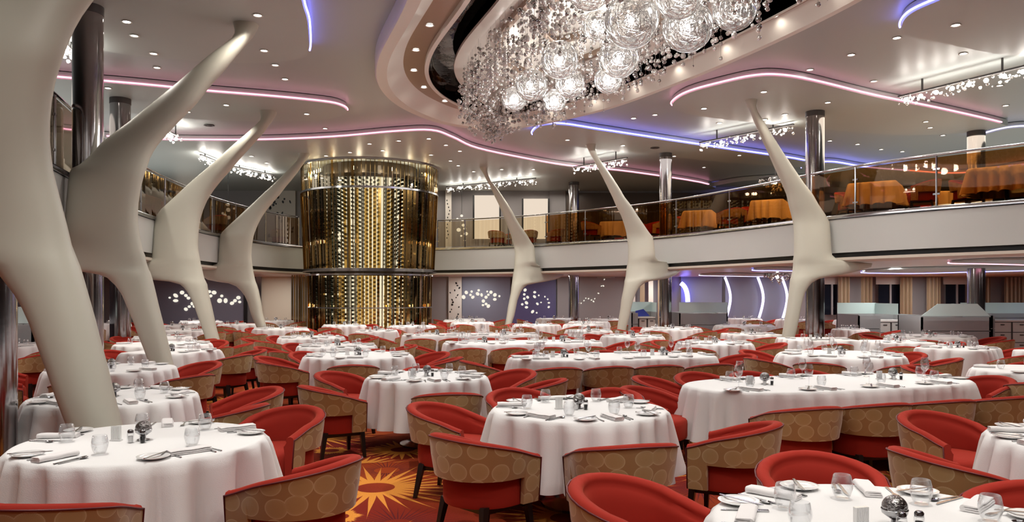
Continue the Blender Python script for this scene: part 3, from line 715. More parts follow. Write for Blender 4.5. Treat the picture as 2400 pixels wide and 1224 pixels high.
# ------------------------------------------------------------------ back walls in detail
def panel(name, px0, px1, z0, z1, m, Y=32.3, t=.06, cat=None, lab=None):
    x0, x1 = (px0-CX)/FPX*Y, (px1-CX)/FPX*Y; mb = MB(); mb.box(((x0+x1)/2, Y+t/2, (z0+z1)/2), (x1-x0, t, z1-z0))
    o = link(name, mb.mesh(name, M[m]))
    if cat: tag(o, lab, cat)
    else: o['kind'] = 'structure'
    return o
def ovals(par, lst, Y, m='oval', th=.03, nm='lit_oval'):
    for px, py, rx, ry, an in lst:
        x, y, z = D(px, py, Y); k = Y/FPX; e = MB(); a = R(an); n = 14
        front = [(x+(rx*k*cos(t)*cos(a)-ry*k*sin(t)*sin(a)), Y-th, z+(rx*k*cos(t)*sin(a)+ry*k*sin(t)*cos(a))) for t in [2*pi*i/n for i in range(n)]]
        e.rings([[(p[0], Y, p[2]) for p in front], front]); link(nm, e.mesh('oval', M[m]), par)
zl = lambda y, Y=32.3: EYE+(HY-y)*Y/FPX
p = panel('wall_panel_mauve', 330, 571, 0, ZU, 'wallmauve')
ovals(p, [(398, 698, 2.5, 2.2, 0), (412, 693, 6, 4, -35), (412, 705, 6, 3.5, 0), (427, 686, 5, 4.5, 0), (436, 693, 4, 3.5, -20), (442, 699, 4, 3.5, 0), (450, 712, 3, 4, 0), (436, 725, 4.5, 3.8, -30), (444, 719, 3.5, 3, 0), (455, 718, 3, 3.5, 0),
          (491, 684, 4, 3.5, 0), (502, 686, 5.5, 4.5, -10), (494, 694, 4, 3.5, 20), (520, 694, 3.5, 3.2, 0), (515, 705, 5.5, 5.5, -45), (529, 705, 4.5, 5.8, 0), (544, 711, 5, 4, 20), (551, 705, 4.2, 3.8, 0), (559, 698, 5, 4.2, 0), (562, 708, 3.5, 3, 0)], 32.3)
panel('trim_1', 571, 578, 0, ZU, 'black', 32.25, .1); panel('trim_2', 600, 612, 0, ZU, 'chrome', 32.2, .1)
panel('wall_panel_cream', 612, 682, 0, ZU, 'wallcream')
panel('wall_panel_slate', 682, 700, 0, ZU, 'wallgrey', 32.2)
# olive slat screen left of the tower
sc = thing('slat_screen', 'olive gold slatted glass screen left of the wine tower', 'screen', (D(712, 692, 28.6)[0], 28.6, 0))
for i in range(11):
    m = MB(); m.box(((i-5)*.085, 0, 1.2), (.06, .02, 2.4)); link('slat', m.mesh('slat', M['amber' if i % 2 else 'goldfin']), sc)
panel('wall_panel_stone', 1010, 1050, 0, ZU, 'wallgrey', 32.2)
p = panel('wall_panel_perforated', 1051, 1082, 0, ZU, 'wallwhite', 32.1)
rr_ = random.Random(5)
ovals(p, [(1055+rr_.random()*23, 664+i*5.6, rr_.uniform(1.2, 2.4), rr_.uniform(1.6, 3), rr_.uniform(-40, 40)) for i in range(15)], 32.1, 'black', .008, 'dark_hole')
p = panel('wall_panel_mauve', 1083, 1196, 0, ZU, 'wallmauve')
def o6(l): return [(1100+a/5.564, 560+b/5.564, c, d, e) for a, b, c, d, e in l]
ovals(p, o6([(30, 688, 2.8, 3, 0), (15, 732, 3, 3, 0), (45, 762, 4.5, 3.5, 40), (-40, 700, 4, 4.5, 20), (-75, 760, 4.5, 5, 20), (122, 672, 3, 2.8, 0), (108, 718, 4.8, 4, -45), (160, 732, 3, 4.3, 10), (233, 688, 2.2, 2.4, 0), (282, 697, 4, 4, 0), (248, 730, 3, 2.8, 0), (218, 762, 3.8, 3.8, -45), (333, 732, 4.5, 4.2, 50), (332, 790, 4.3, 3.4, 0), (392, 748, 2.5, 2.6, 0), (183, 812, 4, 4.2, 0), (218, 850, 3.4, 3.2, 0), (178, 865, 3, 2.6, 0), (248, 878, 4.6, 4, 50)]), 32.3)
p = panel('wall_panel_blue', 1202, 1303, 0, ZU, 'wallblue')
ovals(p, o6([(727, 668, 4, 3.5, 45), (716, 725, 3, 2.8, 0), (760, 762, 3.8, 3.2, -45), (716, 782, 3, 3, 0), (745, 835, 4.5, 3.5, -45), (690, 855, 3, 2.8, 0), (745, 893, 4, 3, 0), (852, 697, 3.5, 2.8, 0), (850, 755, 4.2, 3, -45), (905, 738, 2, 2, 0), (887, 848, 3.6, 2.6, -45), (825, 950, 4.5, 3.2, 50), (878, 965, 2, 2, 0), (1037, 835, 3, 2, 0), (1035, 890, 3, 2.4, 40), (985, 755, 1.8, 2, 0), (1022, 788, 1.8, 2, 0), (935, 830, 2, 1.6, 0)]), 32.3)
panel('wall_panel_beige', 1306, 1346, 0, ZU, 'wallgrey', 32.2)
p = panel('wall_panel_taupe', 1356, 1462, 0, ZU, 'wallgrey', 32.25)
rr_ = random.Random(8)
ovals(p, [(1358+i*5.5+rr_.uniform(-3, 3), 705-max(0, i-6)*10+rr_.uniform(-6, 6), rr_.uniform(1, 2.4), rr_.uniform(1, 2), rr_.uniform(-60, 60)) for i in range(13)], 32.25, 'oval', .02)
for i, x in enumerate((1478, 1500, 1520, 1542, 1562)):
    panel('wall_strip', x, x+11, 0, ZU, ('wallwhite', 'curtain', 'wallwhite', 'curtain', 'wallwhite')[i], 32.0)
panel('wall_panel_graphite', 1596, 1692, 0, ZU, 'wallmauve')
panel('wall_panel_graphite', 1700, 1850, 0, ZU, 'wallmauve')
# wavy wall light strips
for k, x in enumerate((1695, 1772, 1828)):
    path = [D(x+1+(3+13*sin(min(1, max(0, (y-650)/50))*pi/2)) - 10*max(0, (y-700)/45)**1.5, y, 32.1) for y in range(650, 748, 8)]
    m = MB(); m.tube(path, .055, 6)
    tag(link('wall_light_strip', m.mesh('strip', M['ledwhite'], True)), 'wavy glowing light strip on grey back wall, '+('leftmost', 'middle', 'rightmost')[k]+' of three', 'wall light', 'wavy wall lights')
# arch mirror with violet edge
m = MB(); m.tube([D(1598+16*sin(t*pi/2)-2, 664+44*t-8*sin(t*pi), 32.1) for t in [i/8 for i in range(9)]], .10, 6); tag(link('wall_light_arch', m.mesh('arch', M['ledblue'], True)), 'dim violet curved light edge on wall right of the middle rib', 'wall light')
# windows with blinds and curtains
def win(n, px0, px1, y0=655, y1=738):
    o = panel(f'window_{n}', px0, px1, zl(y1), zl(y0), 'night', 32.25)
    Y = 32.2
    for x in ((px0+px1)/2+3,):
        m = MB(); xx = (x-CX)/FPX*Y; m.box((xx, Y, (zl(y1)+zl(y0))/2), (.07, .05, zl(y0)-zl(y1))); link('window_mullion', m.mesh('mullion', M['wallgrey']), o)
    m = MB(); X0, X1 = (px0-8-CX)/FPX*Y, (px1+4-CX)/FPX*Y; m.box(((X0+X1)/2, Y-.03, (zl(646)+zl(667))/2), (X1-X0, .03, zl(646)-zl(667))); link('roller_blind', m.mesh('blind', M['blind']), o)
for n, (a, b) in enumerate(((1932, 1962), (2060, 2108), (2218, 2262), (2468, 2510))): win(n+1, a, b)
def curtain(px0, px1, lab):
    Y = 31.9; x0, x1 = (px0-CX)/FPX*Y, (px1-CX)/FPX*Y; n = 40; z0, z1 = .03, ZU-.02; f = []
    for side in (0, 1):
        pass
    fr = [(x0+(x1-x0)*i/n, Y+.06*sin(i/n*2*pi*((x1-x0)/.16)), ) for i in range(n+1)]
    mb = MB(); mb.rings([[(x, y, z0) for x, y in fr]+[(x, y+.02, z0) for x, y in reversed(fr)], [(x, y, z1) for x, y in fr]+[(x, y+.02, z1) for x, y in reversed(fr)]])
    tag(link('curtain', mb.mesh('curtain', M['curtain'], True, 60)), lab, 'curtain', 'gold curtains')
for k, (a, b) in enumerate(((1965, 1990), (2018, 2043), (2110, 2140), (2172, 2204), (2300, 2322), (2355, 2405))):
    curtain(a, b, f'gold pleated curtain, {ordinal(k, 6)} along the far right windows')
# upper storey of the back wall
def upper(name, px0, px1, y0, y1, m, Y=32.35): return panel(name, px0, px1, zl(y1, Y), zl(y0, Y), m, Y)
upper('wall_panel_upper', 470, 620, 400, 594, 'wallgrey')
p = upper('wall_panel_perforated', 622, 692, 395, 594, 'wallwhite')
rr_ = random.Random(11)
ovals(p, [(rr_.uniform(628, 688), rr_.uniform(455, 555), rr_.uniform(1.5, 3.2), rr_.uniform(2, 4.5), rr_.uniform(-30, 30)) for i in range(26)], 32.35, 'black', .008, 'dark_hole')
p = upper('window_5', 412, 470, 418, 560, 'litwin'); 
p = upper('window_6', 1110, 1172, 458, 560, 'litwin'); p2 = upper('window_7', 1225, 1286, 466, 560, 'litwin')
for q, a, b, y0 in ((p, 1110, 1172, 458), (p2, 1225, 1286, 466)):
    Y = 32.3
    for x in (a, b):
        m = MB(); m.box(((x-CX)/FPX*Y, Y, (zl(y0)+zl(560))/2), (.07, .08, zl(y0)-zl(560))); link('window_frame', m.mesh('frame', M['black']), q)
p = upper('wall_panel_perforated', 1044, 1058, 440, 592, 'wallwhite', 32.2)
ovals(p, [(1051+rr_.uniform(-4, 4), 470+i*8, 1.3, 2, 0) for i in range(12)], 32.2, 'black', .008, 'dark_hole')
upper('wall_panel_upper', 1288, 1326, 440, 590, 'wallgrey')
upper('wall_panel_dark', 1327, 2420, 452, 590, 'walldark', 32.3)
p = upper('wall_panel_bronze_left', 100, 345, 380, 590, 'walldark', 32.2)
# hanging clusters of glowing ovals in the gallery
for nm, lst, Y in (('left of the wine tower in the gallery', [(534, 480, 4.5, 3.5, 0), (535, 492, 5, 5, 0), (527, 505, 4.5, 4, 0), (536, 510, 4.5, 4.5, 0), (549, 489, 3, 2.6, 0), (522, 500, 3, 3, 0)], 27.5),
                   ('right of the wine tower in the gallery', [(1082, 506, 3.5, 3.2, 0), (1072, 513, 2.5, 2.2, 0), (1084, 516, 3, 3, 0), (1086, 528, 4, 3.5, 0), (1075, 539, 5, 4.5, 0), (1092, 548, 5, 4, 0), (1081, 553, 2.5, 2.2, 0), (1089, 536, 3, 2.6, 0)], 31.0)):
    x, y, z = D(lst[0][0], 400 if Y > 30 else 380, Y)
    t = thing('pendant_lamp', f'pendant cluster of glowing ovals {nm}', 'lamp', (x, Y, ceil_z(x, Y)))
    c = MB(); zmin = min(D(a, b, Y)[2] for a, b, *_ in lst)
    c.tube([(0, .02, 0), (0, .02, zmin-t.location[2])], .008, 5); link('cord', c.mesh('cord', M['black']), t)
    for px, py, rx, ry, _ in lst:
        xx, yy, zz = D(px, py, Y); s_ = MB(); s_.sphere((xx-x, 0, zz-t.location[2]), rx*Y/FPX, 10, 6, 0, ry/rx); link('glowing_oval', s_.mesh('oval', M['oval'], True), t)
# ------------------------------------------------------------------ oval chandelier
OCX, OCY = 1.4, 11.5
ch = thing('crystal_chandelier', 'vast oval crystal chandelier with glowing glass globes in ceiling opening', 'chandelier', (OCX, OCY, 6.3))
def loc(p): return (p[0]-OCX, p[1]-OCY)
tray = off(1.55)
m = MB(); rr = []
for d, z in ((1.62, .10), (1.50, .0), (1.51, -.04), (1.62, -.05), (1.74, -.03)):
    rr.append([(*loc(p), z) for p in off(d)])
m.rings(rr, 0, True, False); link('tray_rim', m.mesh('rim', M['ring'], True, 50), ch)
m = MB(); m.add([(*loc(p), -.03) for p in off(1.73)], [tuple(range(160))]); link('tray', m.mesh('tray', M['ring']), ch)
for k, s_ in enumerate((.62, .34)):
    pts = [((p[0]-OCX)*s_, (p[1]-OCY)*s_-.2) for p in tray]; nn = normals(pts, True)
    m = MB(); m.rings([[(x-n[0]*q, y-n[1]*q, z) for (x, y), n in zip(pts, nn)] for q, z in ((0, -.03), (0, -.13), (.10, -.13), (.10, -.03))], 0, True, False)
    link('inner_track', m.mesh('track', M['bronze'], True, 50), ch)
def strand(L_, seed, dark):
    r = random.Random(seed); m = MB(); m.tube([(0, 0, 0), (0, 0, -L_)], .0022, 3, 0); z = -.10-r.random()*.15
    while z > -L_:
        q = r.choice((.016, .022, .030, .036, .046)); m.sphere((0, 0, z), q, 8, 5, 2 if r.random() < dark else 1); z -= q+r.choice((.03, .05, .09, .16))
    m.sphere((0, 0, -L_), .036, 8, 5, 1)
    return m
mats3 = [M['steel'], M['crystal'], M['smokebead']]
var = {}
for k in range(12):
    L_ = .38+.055*k
    var[k] = strand(L_, k, .85 if k % 3 == 0 else .3).mesh('strand', mats3, True)
rs = random.Random(21); n_ = 0; inner = off(1.85); cand = []
while n_ < 1100:
    x, y = rs.uniform(-2, 5), rs.uniform(6.4, 18.6)
    if inpoly(x, y, inner): cand.append((x, y)); n_ += 1
edge = [off(1.74)[i] for i in range(0, 160)]
edge = [(x+rs.uniform(-.05, .05)+n_[0]*.7*max(0, -n_[0]), y+rs.uniform(-.05, .05)+n_[1]*.7*max(0, -n_[0])) for (x, y), n_ in zip(edge, ovn) if y > 6.4]
cand.sort(key=lambda p: rs.random())
vis = sorted(cand[:170], key=lambda p: p[1])
for x, y in vis+edge:
    k = rs.choice(range(0, 10)) if (x, y) not in edge else rs.choice(range(4, 12))
    o = link('crystal_strand', var[k], ch, (x-OCX, y-OCY, -.05)); o.rotation_euler = (0, 0, rs.random()*6)
st = MB()
for x, y in cand[170:420]:
    L_ = rs.uniform(.35, .95); st.tube([(x-OCX, y-OCY, -.05), (x-OCX, y-OCY, -.05-L_)], .0022, 3, 0); z = -.15
    while z > -L_-.05:
        q = rs.choice((.018, .026, .034)); st.sphere((x-OCX, y-OCY, z), q, 6, 4, 2 if rs.random() < .4 else 1); z -= q+rs.choice((.06, .1, .2))
for (x, y), n_ in zip(off(1.95)+off(1.70)+off(2.2), ovn*3):
    sh = .75*max(0, -n_[0]); x += n_[0]*sh; y += n_[1]*sh
    if y < 6.4: continue
    for _ in range(4):
        st.sphere((x-OCX+rs.uniform(-.14, .14), y-OCY+rs.uniform(-.14, .14), rs.uniform(-.95, -.28)), rs.choice((.022, .034, .045)), 6, 4, 2 if rs.random() < .2 else 1)
link('crystal_drops', st.mesh('drops', mats3, True), ch)['kind'] = 'stuff'
GL = [(1480, 48, 10.6, .38), (1450, 135, 12.0, .32), (1612, 62, 10.9, .36), (1722, 20, 10.8, .31), (1312, 140, 12.2, .30), (1245, 200, 14.2, .30), (1336, 196, 14.0, .27), (1425, 187, 13.4, .24),
      (1205, 232, 15.5, .25), (1300, 236, 15.0, .22), (1592, -12, 10.2, .32), (1400, 60, 12.4, .25), (1380, -30, 10, .3)]
gm = MB(); gm.sphere((0, 0, 0), 1, 24, 14); globe_me = gm.mesh('globe', M['globe'], True)
r5 = random.Random(4); wm = MB()
for _ in range(120):
    ax = Vector((r5.gauss(0, 1), r5.gauss(0, 1), r5.gauss(0, 1))).normalized(); u = ax.orthogonal().normalized(); v = ax.cross(u); h = r5.uniform(-.85, .85); q = sqrt(1-h*h); a0 = r5.random()*6; da = r5.uniform(1.2, 3.5)
    wm.tube([tuple((ax*h+(u*cos(a0+da*t/8)+v*sin(a0+da*t/8))*q)*.97) for t in range(9)], .0075, 3)
web_me = wm.mesh('web', M['steel'])
bm_ = MB(); bm_.sphere((0, 0, 0), 1, 12, 8); bulb_me = bm_.mesh('bulb', M['bulb'], True)
for px, py, Y, r in GL:
    x, y, z = D(px, py, Y)
    g = link('glass_globe', globe_me, ch, (x-OCX, y-OCY, z-6.3)); g.scale = (r, r, r)
    link('wire_web', web_me, g); b = link('globe_lamp', bulb_me, g); b.scale = (.09, .09, .09)
    m = MB(); m.tube([(x-OCX, y-OCY, z-6.3+r), (x-OCX, y-OCY, -.05)], .008, 5); link('globe_rod', m.mesh('rod', M['steel']), ch)
    light('globe_glow', 'POINT', (x, y, z), 30, (1, .96, .91), .10)

# ------------------------------------------------------------------ crystal track lights on the ceiling
def track(p0, p1, n, label, z=5.93):
    a, b = P(*p0, z), P(*p1, z); L_ = math.dist(a[:2], b[:2]); an = atan2(b[1]-a[1], b[0]-a[0])
    t = thing('crystal_track_light', label, 'ceiling light', ((a[0]+b[0])/2, (a[1]+b[1])/2, z), an, 'crystal track lights')
    m = MB(); m.box((0, 0, .03), (L_, .06, .035)); link('track_rail', m.mesh('track', M['grille']), t)
    for q in (-.3, .3):
        hz = ceil_z(t.location[0]+L_*q*cos(an), t.location[1]+L_*q*sin(an))-z; m = MB(); m.box((L_*q, 0, (hz+.045)/2), (.03, .03, hz-.045)); link('hanger', m.mesh('hanger', M['grille']), t)
    c = MB(); r = random.Random(n)
    for _ in range(int(L_*34)):
        c.sphere((r.uniform(-L_/2, L_/2), r.uniform(-.12, .12), r.uniform(-.20, .0)), r.choice((.018, .026, .034)), 6, 4, 0)
    link('crystal_beads', c.mesh('beads', M['crystal'], True), t)['kind'] = 'stuff'
    for i in range(n):
        o = link('lamp', bulb_me, t, (-L_/2+L_*(i+.5)/n, 0, -.07)); o.scale = (.045,)*3
    light('track_glow', 'AREA', (t.location[0], t.location[1], z-.12), 26, (1, .93, .85), L_, (pi, 0, an), sizey=.15)
    light('track_glow', 'AREA', (t.location[0], t.location[1], z-.16), 20, (1, .93, .85), L_, (0, 0, an), sizey=.15)
track((2106, 230), (2420, 154), 8, 'long crystal track light at the upper right above gallery')
track((1640, 337), (1860, 294), 6, 'crystal track light between blue strip and nearest right rib')
track((1345, 394), (1470, 372), 6, 'crystal track light behind tip of the middle right rib')
track((1046, 440), (1256, 420), 9, 'crystal track light over lit rooms right of wine tower')
track((470, 365), (520, 385), 4, 'short crystal track light left of third rib arm')
track((540, 391), (640, 412), 6, 'crystal track light between the third and fourth rib arms')
track((385, 306), (418, 322), 3, 'tiny crystal track light beside the second rib arm')
track((135, 88), (176, 130), 3, 'crystal track light peeping between first rib and column')
def small_chandelier(px, py, Y, r, lab):
    x, y, z = D(px, py, Y); t = thing('small_chandelier', lab, 'chandelier', (x, y, z)); c = MB(); q = random.Random(px)
    m = MB(); m.lathe([(r*.8, .06), (r, .05), (r, .02), (r*.8, .01)], 20, cap=True); link('canopy', m.mesh('canopy', M['grille'], True, 40), t); zt = (ceil_z(x, y) if z > ZF else ZU)-z; m = MB(); m.tube([(0, 0, .05), (0, 0, zt)], .012, 6); link('rod', m.mesh('rod', M['grille']), t)
    for _ in range(90):
        a = q.random()*2*pi; k = sqrt(q.random()); c.sphere((r*k*cos(a), r*k*sin(a), -q.random()*.45*(1.15-k)), q.choice((.025, .035, .045)), 6, 4, q.choice((0, 0, 1)))
    link('crystal_beads', c.mesh('beads', [M['crystal'], M['smokebead']], True), t)['kind'] = 'stuff'
    o = link('lamp', bulb_me, t, (0, 0, -.12)); o.scale = (.05,)*3
small_chandelier(1817, 420, 24.5, .50, 'small round crystal chandelier seen behind nearest right rib')
small_chandelier(1822, 642, 27.0, .46, 'small crystal chandelier under the right gallery')

# ------------------------------------------------------------------ service desks
def desk(px0, px1, Y, label, depth=1.3, panel_=(0, 1), drawers=(), slopeL=0, slopeR=0, back=True, glass=True):
    x0, x1 = (px0-CX)/FPX*Y, (px1-CX)/FPX*Y; W = x1-x0
    t = thing('service_desk', label, 'desk', ((x0+x1)/2, Y, 0), 0)
    def fr(u): return -W/2+W*u
    m = MB(); m.box((0, depth-.03, .56), (W, .05, 1.12)); link('back_panel', m.mesh('panel', M['desk']), t)
    a, b = fr(panel_[0]), fr(panel_[1])
    for k in range(3):
        m = MB(); m.box(((a+b)/2, .02, .20+.36*k), (b-a, .04, .345)); link('front_panel', m.mesh('panel', M['desk']), t)
    m = MB(); m.box((fr(0)+.02, depth/2, .56), (.04, depth, 1.12)); m2 = MB(); m2.box((fr(1)-.02, depth/2, .56), (.04, depth, 1.12))
    link('side_panel', m.mesh('side', M['desk']), t); link('side_panel', m2.mesh('side', M['desk']), t)
    m = MB(); m.box((0, depth/2+.05, .94), (W-.1, depth-.1, .04)); link('counter', m.mesh('counter', M['counter']), t)
    if glass:
        g = MB(); z0, z1 = 1.12, 1.43
        g.prism([(fr(0), z0), (fr(1), z0), (fr(1)-slopeR, z1), (fr(0)+slopeL, z1)], -.008, .008, 0, Matrix.Translation((0, .03 if panel_ == (0, 1) else depth-.05, 0)) @ Matrix.Rotation(R(90), 4, 'X'))
        link('glass_screen', g.mesh('screen', M['teal']), t)
        g = MB(); g.box((fr(1)-.02-slopeR, depth/2, 1.27), (.016, depth-.1, .30)); link('glass_screen', g.mesh('screen', M['teal']), t)
    for (u0, u1, ncol) in drawers:
        X0, X1 = fr(u0), fr(u1)
        m = MB(); m.box(((X0+X1)/2, .40, .46), (X1-X0, .5, .90)); link('cabinet_body', m.mesh('body', M['grille']), t)
        for c in range(ncol):
            wd = (X1-X0)/ncol
            for k, (za, zb) in enumerate(((.64, .90), (.36, .62), (.06, .34))):
                m = MB(); m.box((X0+wd*(c+.5), .14, (za+zb)/2), (wd-.05, .03, zb-za)); d_ = link('drawer', m.mesh('drawer', M['drawer']), t)
                m = MB(); m.box((X0+wd*(c+.5), .115, zb-.06), (.10, .02, .025)); link('handle', m.mesh('handle', M['grille']), d_)
    return t
desk(2012, 2156, 20.7, 'grey service desk with teal glass screen, left of the two big ones', 1.4, (0, .36), ((.37, .97, 3),), 0, .55)
desk(2160, 2322, 19.4, 'grey panelled service desk with trapezoid teal glass screen before chrome column', 1.2, (0, 1), (), .42, .32)
desk(2324, 2520, 20.9, 'white drawered service desk with teal glass at right picture edge', 1.5, (0, .04), ((.05, .97, 4),))
desk(1480, 1541, 24.0, 'pale service desk with blue cloth beside the middle right rib', 1.0, (0, .25), ((.30, .97, 2),))
desk(1592, 1706, 23.4, 'long grey service desk with teal glass right of the middle column', 1.2, (0, 1), ())
desk(-40, 78, 14.4, 'grey service desk with teal glass at the left edge behind tables', 1.2, (0, 1), ())
x, y, z = D(1512, 738, 24.5); m = MB(); m.add([(-.2, 0, -.02), (.25, 0, 0), (.05, 0, .22), (-.2, 0, .16), (-.2, .06, -.02), (.25, .06, 0), (.05, .06, .22), (-.2, .06, .16)], [(0, 1, 2, 3), (7, 6, 5, 4), (4, 5, 1, 0), (5, 6, 2, 1), (6, 7, 3, 2), (7, 4, 0, 3)])
tag(link('folded_cloth', m.mesh('cloth', M['bluenapkin']), None, (x-.1, 24.5, .985)), 'folded blue cloth on the pale service desk', 'cloth')

# ------------------------------------------------------------------ tub chair
def chair_parts():
    # plan: U shape, s from -1 (left arm front) through 0 (rear) to 1
    def plan(s):
        L_arm = .24; Rr = .30; tot = L_arm*2+pi*Rr; d = (s+1)/2*tot
        if d < L_arm: return (-Rr, .20-(d), -1, 0, d)
        if d > tot-L_arm: return (Rr, .20-(tot-d), 1, 0, d)
        a = (d-L_arm)/Rr; return (-Rr*cos(a), -.04-Rr*sin(a), -cos(a), -sin(a), d)
    def sc(s): return .735-.155*min(1, abs(s)/.97)**1.7
    def bot(s): return .455 if abs(s) < .80 else .275
    S = [-1, -.985, -.90, -.801, -.799]+[-.72+.09*i for i in range(17)]+[.799, .801, .90, .985, 1]
    outer = MB(); inner = MB(); pipe = []; uv = []
    ro = []; ri = []
    for s in S:
        x, y, nx, ny, d = plan(s); zt, zb = sc(s), bot(s); lean = .035
        def q(o, z):      # o = offset outwards
            k = (z-.45)/.29*lean*(1 if abs(s) < .7 else .5)
            return (x+nx*(o+k), y+ny*(o+k), z)
        ro.append([q(-.012, zb), q(.018, zb), q(.024, (zb+zt)/2), q(.022, zt-.012)])
        uv.append([(d+.1, zb-.02), (d+.1, zb), (d+.1, (zb+zt)/2), (d+.1, zt)])
        ri.append([q(.020, zt-.012), q(.010, zt+.004), q(-.015, zt+.010), q(-.045, zt+.002), q(-.052, zt-.022), q(-.046, zt-.034), q(-.062, zt-.06), q(-.070, (zt+.45)/2), q(-.055, .44), q(-.045, min(zb, .44)-.0)])
        pipe.append(q(.025, zt-.010))
    outer.rings(ro, 0, False, False); inner.rings(ri, 0, False, False)
    # arm fronts and underside
    for k in (0, -1):
        s = S[k]; a = ro[k]; b = ri[k]; poly = a[1:]+b[:]
        poly = [a[0]]+poly if False else poly
        inner.add(poly, [tuple(range(len(poly)))])
    under = []
    me_o = outer.mesh('shell', M['tan'], True, 50)
    ul = me_o.uv_layers.new(name='UVMap'); flat = [p for r in uv for p in r]
    for lp in me_o.loops: ul.data[lp.index].uv = flat[lp.vertex_index]
    me_i = inner.mesh('lining', M['red'], True, 60)
    p = MB(); p.tube([ro[0][1]]+[(a[0], a[1], a[2]) for a in pipe]+[ro[-1][1]], .0055, 5); me_p = p.mesh('piping', M['piping'], True)
    # seat: rounded drum
    st = MB(); n = 28; rr = []
    for k, z in ((.86, .262), (.97, .266), (1.0, .29), (1.0, .40), (.985, .435), (.93, .458), (.6, .468), (.02, .470)):
        ring_ = []
        for i in range(n):
            a = 2*pi*i/n; e = .62 if sin(a) > 0 else 1
            cx_ = math.copysign(abs(cos(a))**e, cos(a)); sy = math.copysign(abs(sin(a))**e, sin(a))
            ring_.append((.272*k*cx_, -.015+(.285 if sin(a) < 0 else .275)*k*sy, z))
        rr.append(ring_)
    st.rings(rr); me_s = st.mesh('seat', M['red'], True, 60)
    legs = []
    for sx, sy in ((-1, -1), (1, -1), (-1, 1), (1, 1)):
        l = MB(); x0, y0 = sx*.20, sy*.19; dx, dy = sx*.035, sy*(.05 if sy < 0 else .02)
        def sq(x, y, h, z): return [(x-h, y-h, z), (x+h, y-h, z), (x+h, y+h, z), (x-h, y+h, z)]
        l.rings([sq(x0+dx, y0+dy, .014, 0), sq(x0+dx*.4, y0+dy*.4, .02, .17), sq(x0, y0, .024, .28)]); legs.append(l.mesh('leg', M['legs']))
    f = MB(); f.box((0, 0, .245), (.40, .38, .04)); me_f = f.mesh('seat_frame', M['legs'])
    return me_o, me_i, me_p, me_s, legs, me_f
CP = chair_parts()
def chair(x, y, ang, label, group, z=0, detail=2):
    """ang: direction the sitter would look, in degrees"""
    t = thing('tub_chair', label, 'chair', (x, y, z), R(ang-90), group)
    link('seat', CP[3], t); link('backrest_shell', CP[0], t); link('backrest_lining', CP[1], t)
    if detail > 1: link('piping', CP[2], t)
    if detail > 0:
        for l in CP[4]: link('leg', l, t)
        link('seat_frame', CP[5], t)
    return t

# ------------------------------------------------------------------ linen: cloth over a table outline
def outline(kind, a, b, n=144):
    pts = []
    for i in range(n):
        t = 2*pi*i/n
        if kind == 'round': pts.append((a*cos(t), a*sin(t)))
        elif kind == 'oval':
            e = .72; pts.append((a*math.copysign(abs(cos(t))**e, cos(t)), b*math.copysign(abs(sin(t))**e, sin(t))))
        else:
            e = .16; pts.append((a*math.copysign(abs(cos(t))**e, cos(t)), b*math.copysign(abs(sin(t))**e, sin(t))))
    if kind != 'round': pts = resample(pts, n)
    return pts
def cloth_mesh(kind, a, b, seed, hem=.25, ztop=.755, m='cloth'):
    r = random.Random(seed); pts = outline(kind, a, b); n = len(pts); nn = [(-x, -y) for x, y in normals(pts, True)]
    if pts[0][0]*nn[0][0]+pts[0][1]*nn[0][1] < 0: nn = [(-x, -y) for x, y in nn]
    per = 2*pi*max(a, b)*(.9 if kind == 'oval' else 1); nf = max(12, int(per/.21)); ph = [r.random()*6.28 for _ in range(4)]
    fold = []
    for i in range(n):
        t = i/n*2*pi
        u_ = nf*t*.5+ph[0]+.7*sin(3*t+ph[1])+.4*sin(5*t+ph[2]); v = (abs(sin(u_))**.55)*1.9-1.15+.35*sin(4*t+ph[3])
        c = 0
        if kind == 'square': c = max(0, abs(pts[i][0]/a)*abs(pts[i][1]/b)-.80)/.2
        fold.append((v, c))
    mb = MB(); rings = []; per_ = []
    for k in (.0015, .35, .75, .965): rings.append([(x*k, y*k, ztop) for x, y in pts])
    rings.append([(x*.992, y*.992, ztop-.002) for x, y in pts]); rings.append([(x+q[0]*.006, y+q[1]*.006, ztop-.010) for (x, y), q in zip(pts, nn)])
    for h in (.03, .08, .16, .28, .40, 1.0):
        ring_ = []
        D_ = ztop-hem
        for (x, y), q, (v, c) in zip(pts, nn, fold):
            hh = h*D_ if h == 1.0 else h
            am = .25*hh+.016*min(1, hh/.05); o = .012+am*(v*.85+.25)+hh*.01+c*hh*.30
            z = ztop-hh-(.06*c if kind == 'square' else 0)*h+(.012*v if h == 1.0 else 0)
            ring_.append((x+q[0]*o, y+q[1]*o, z))
        rings.append(ring_)
    mb.rings(rings, 0, True, False); return mb.mesh('linen', M[m], True)
cloth_cache = {}
def get_cloth(kind, a, b, var_, m='cloth', hem=.25):
    key = (kind, round(b/a, 2), var_, m, round(a, 1) if kind != 'round' else 0)
    if key not in cloth_cache: cloth_cache[key] = (cloth_mesh(kind, a, b, hash((kind, var_)) % 97 if False else var_*7+len(kind), hem, m=m), a)
    return cloth_cache[key]
topm = {}
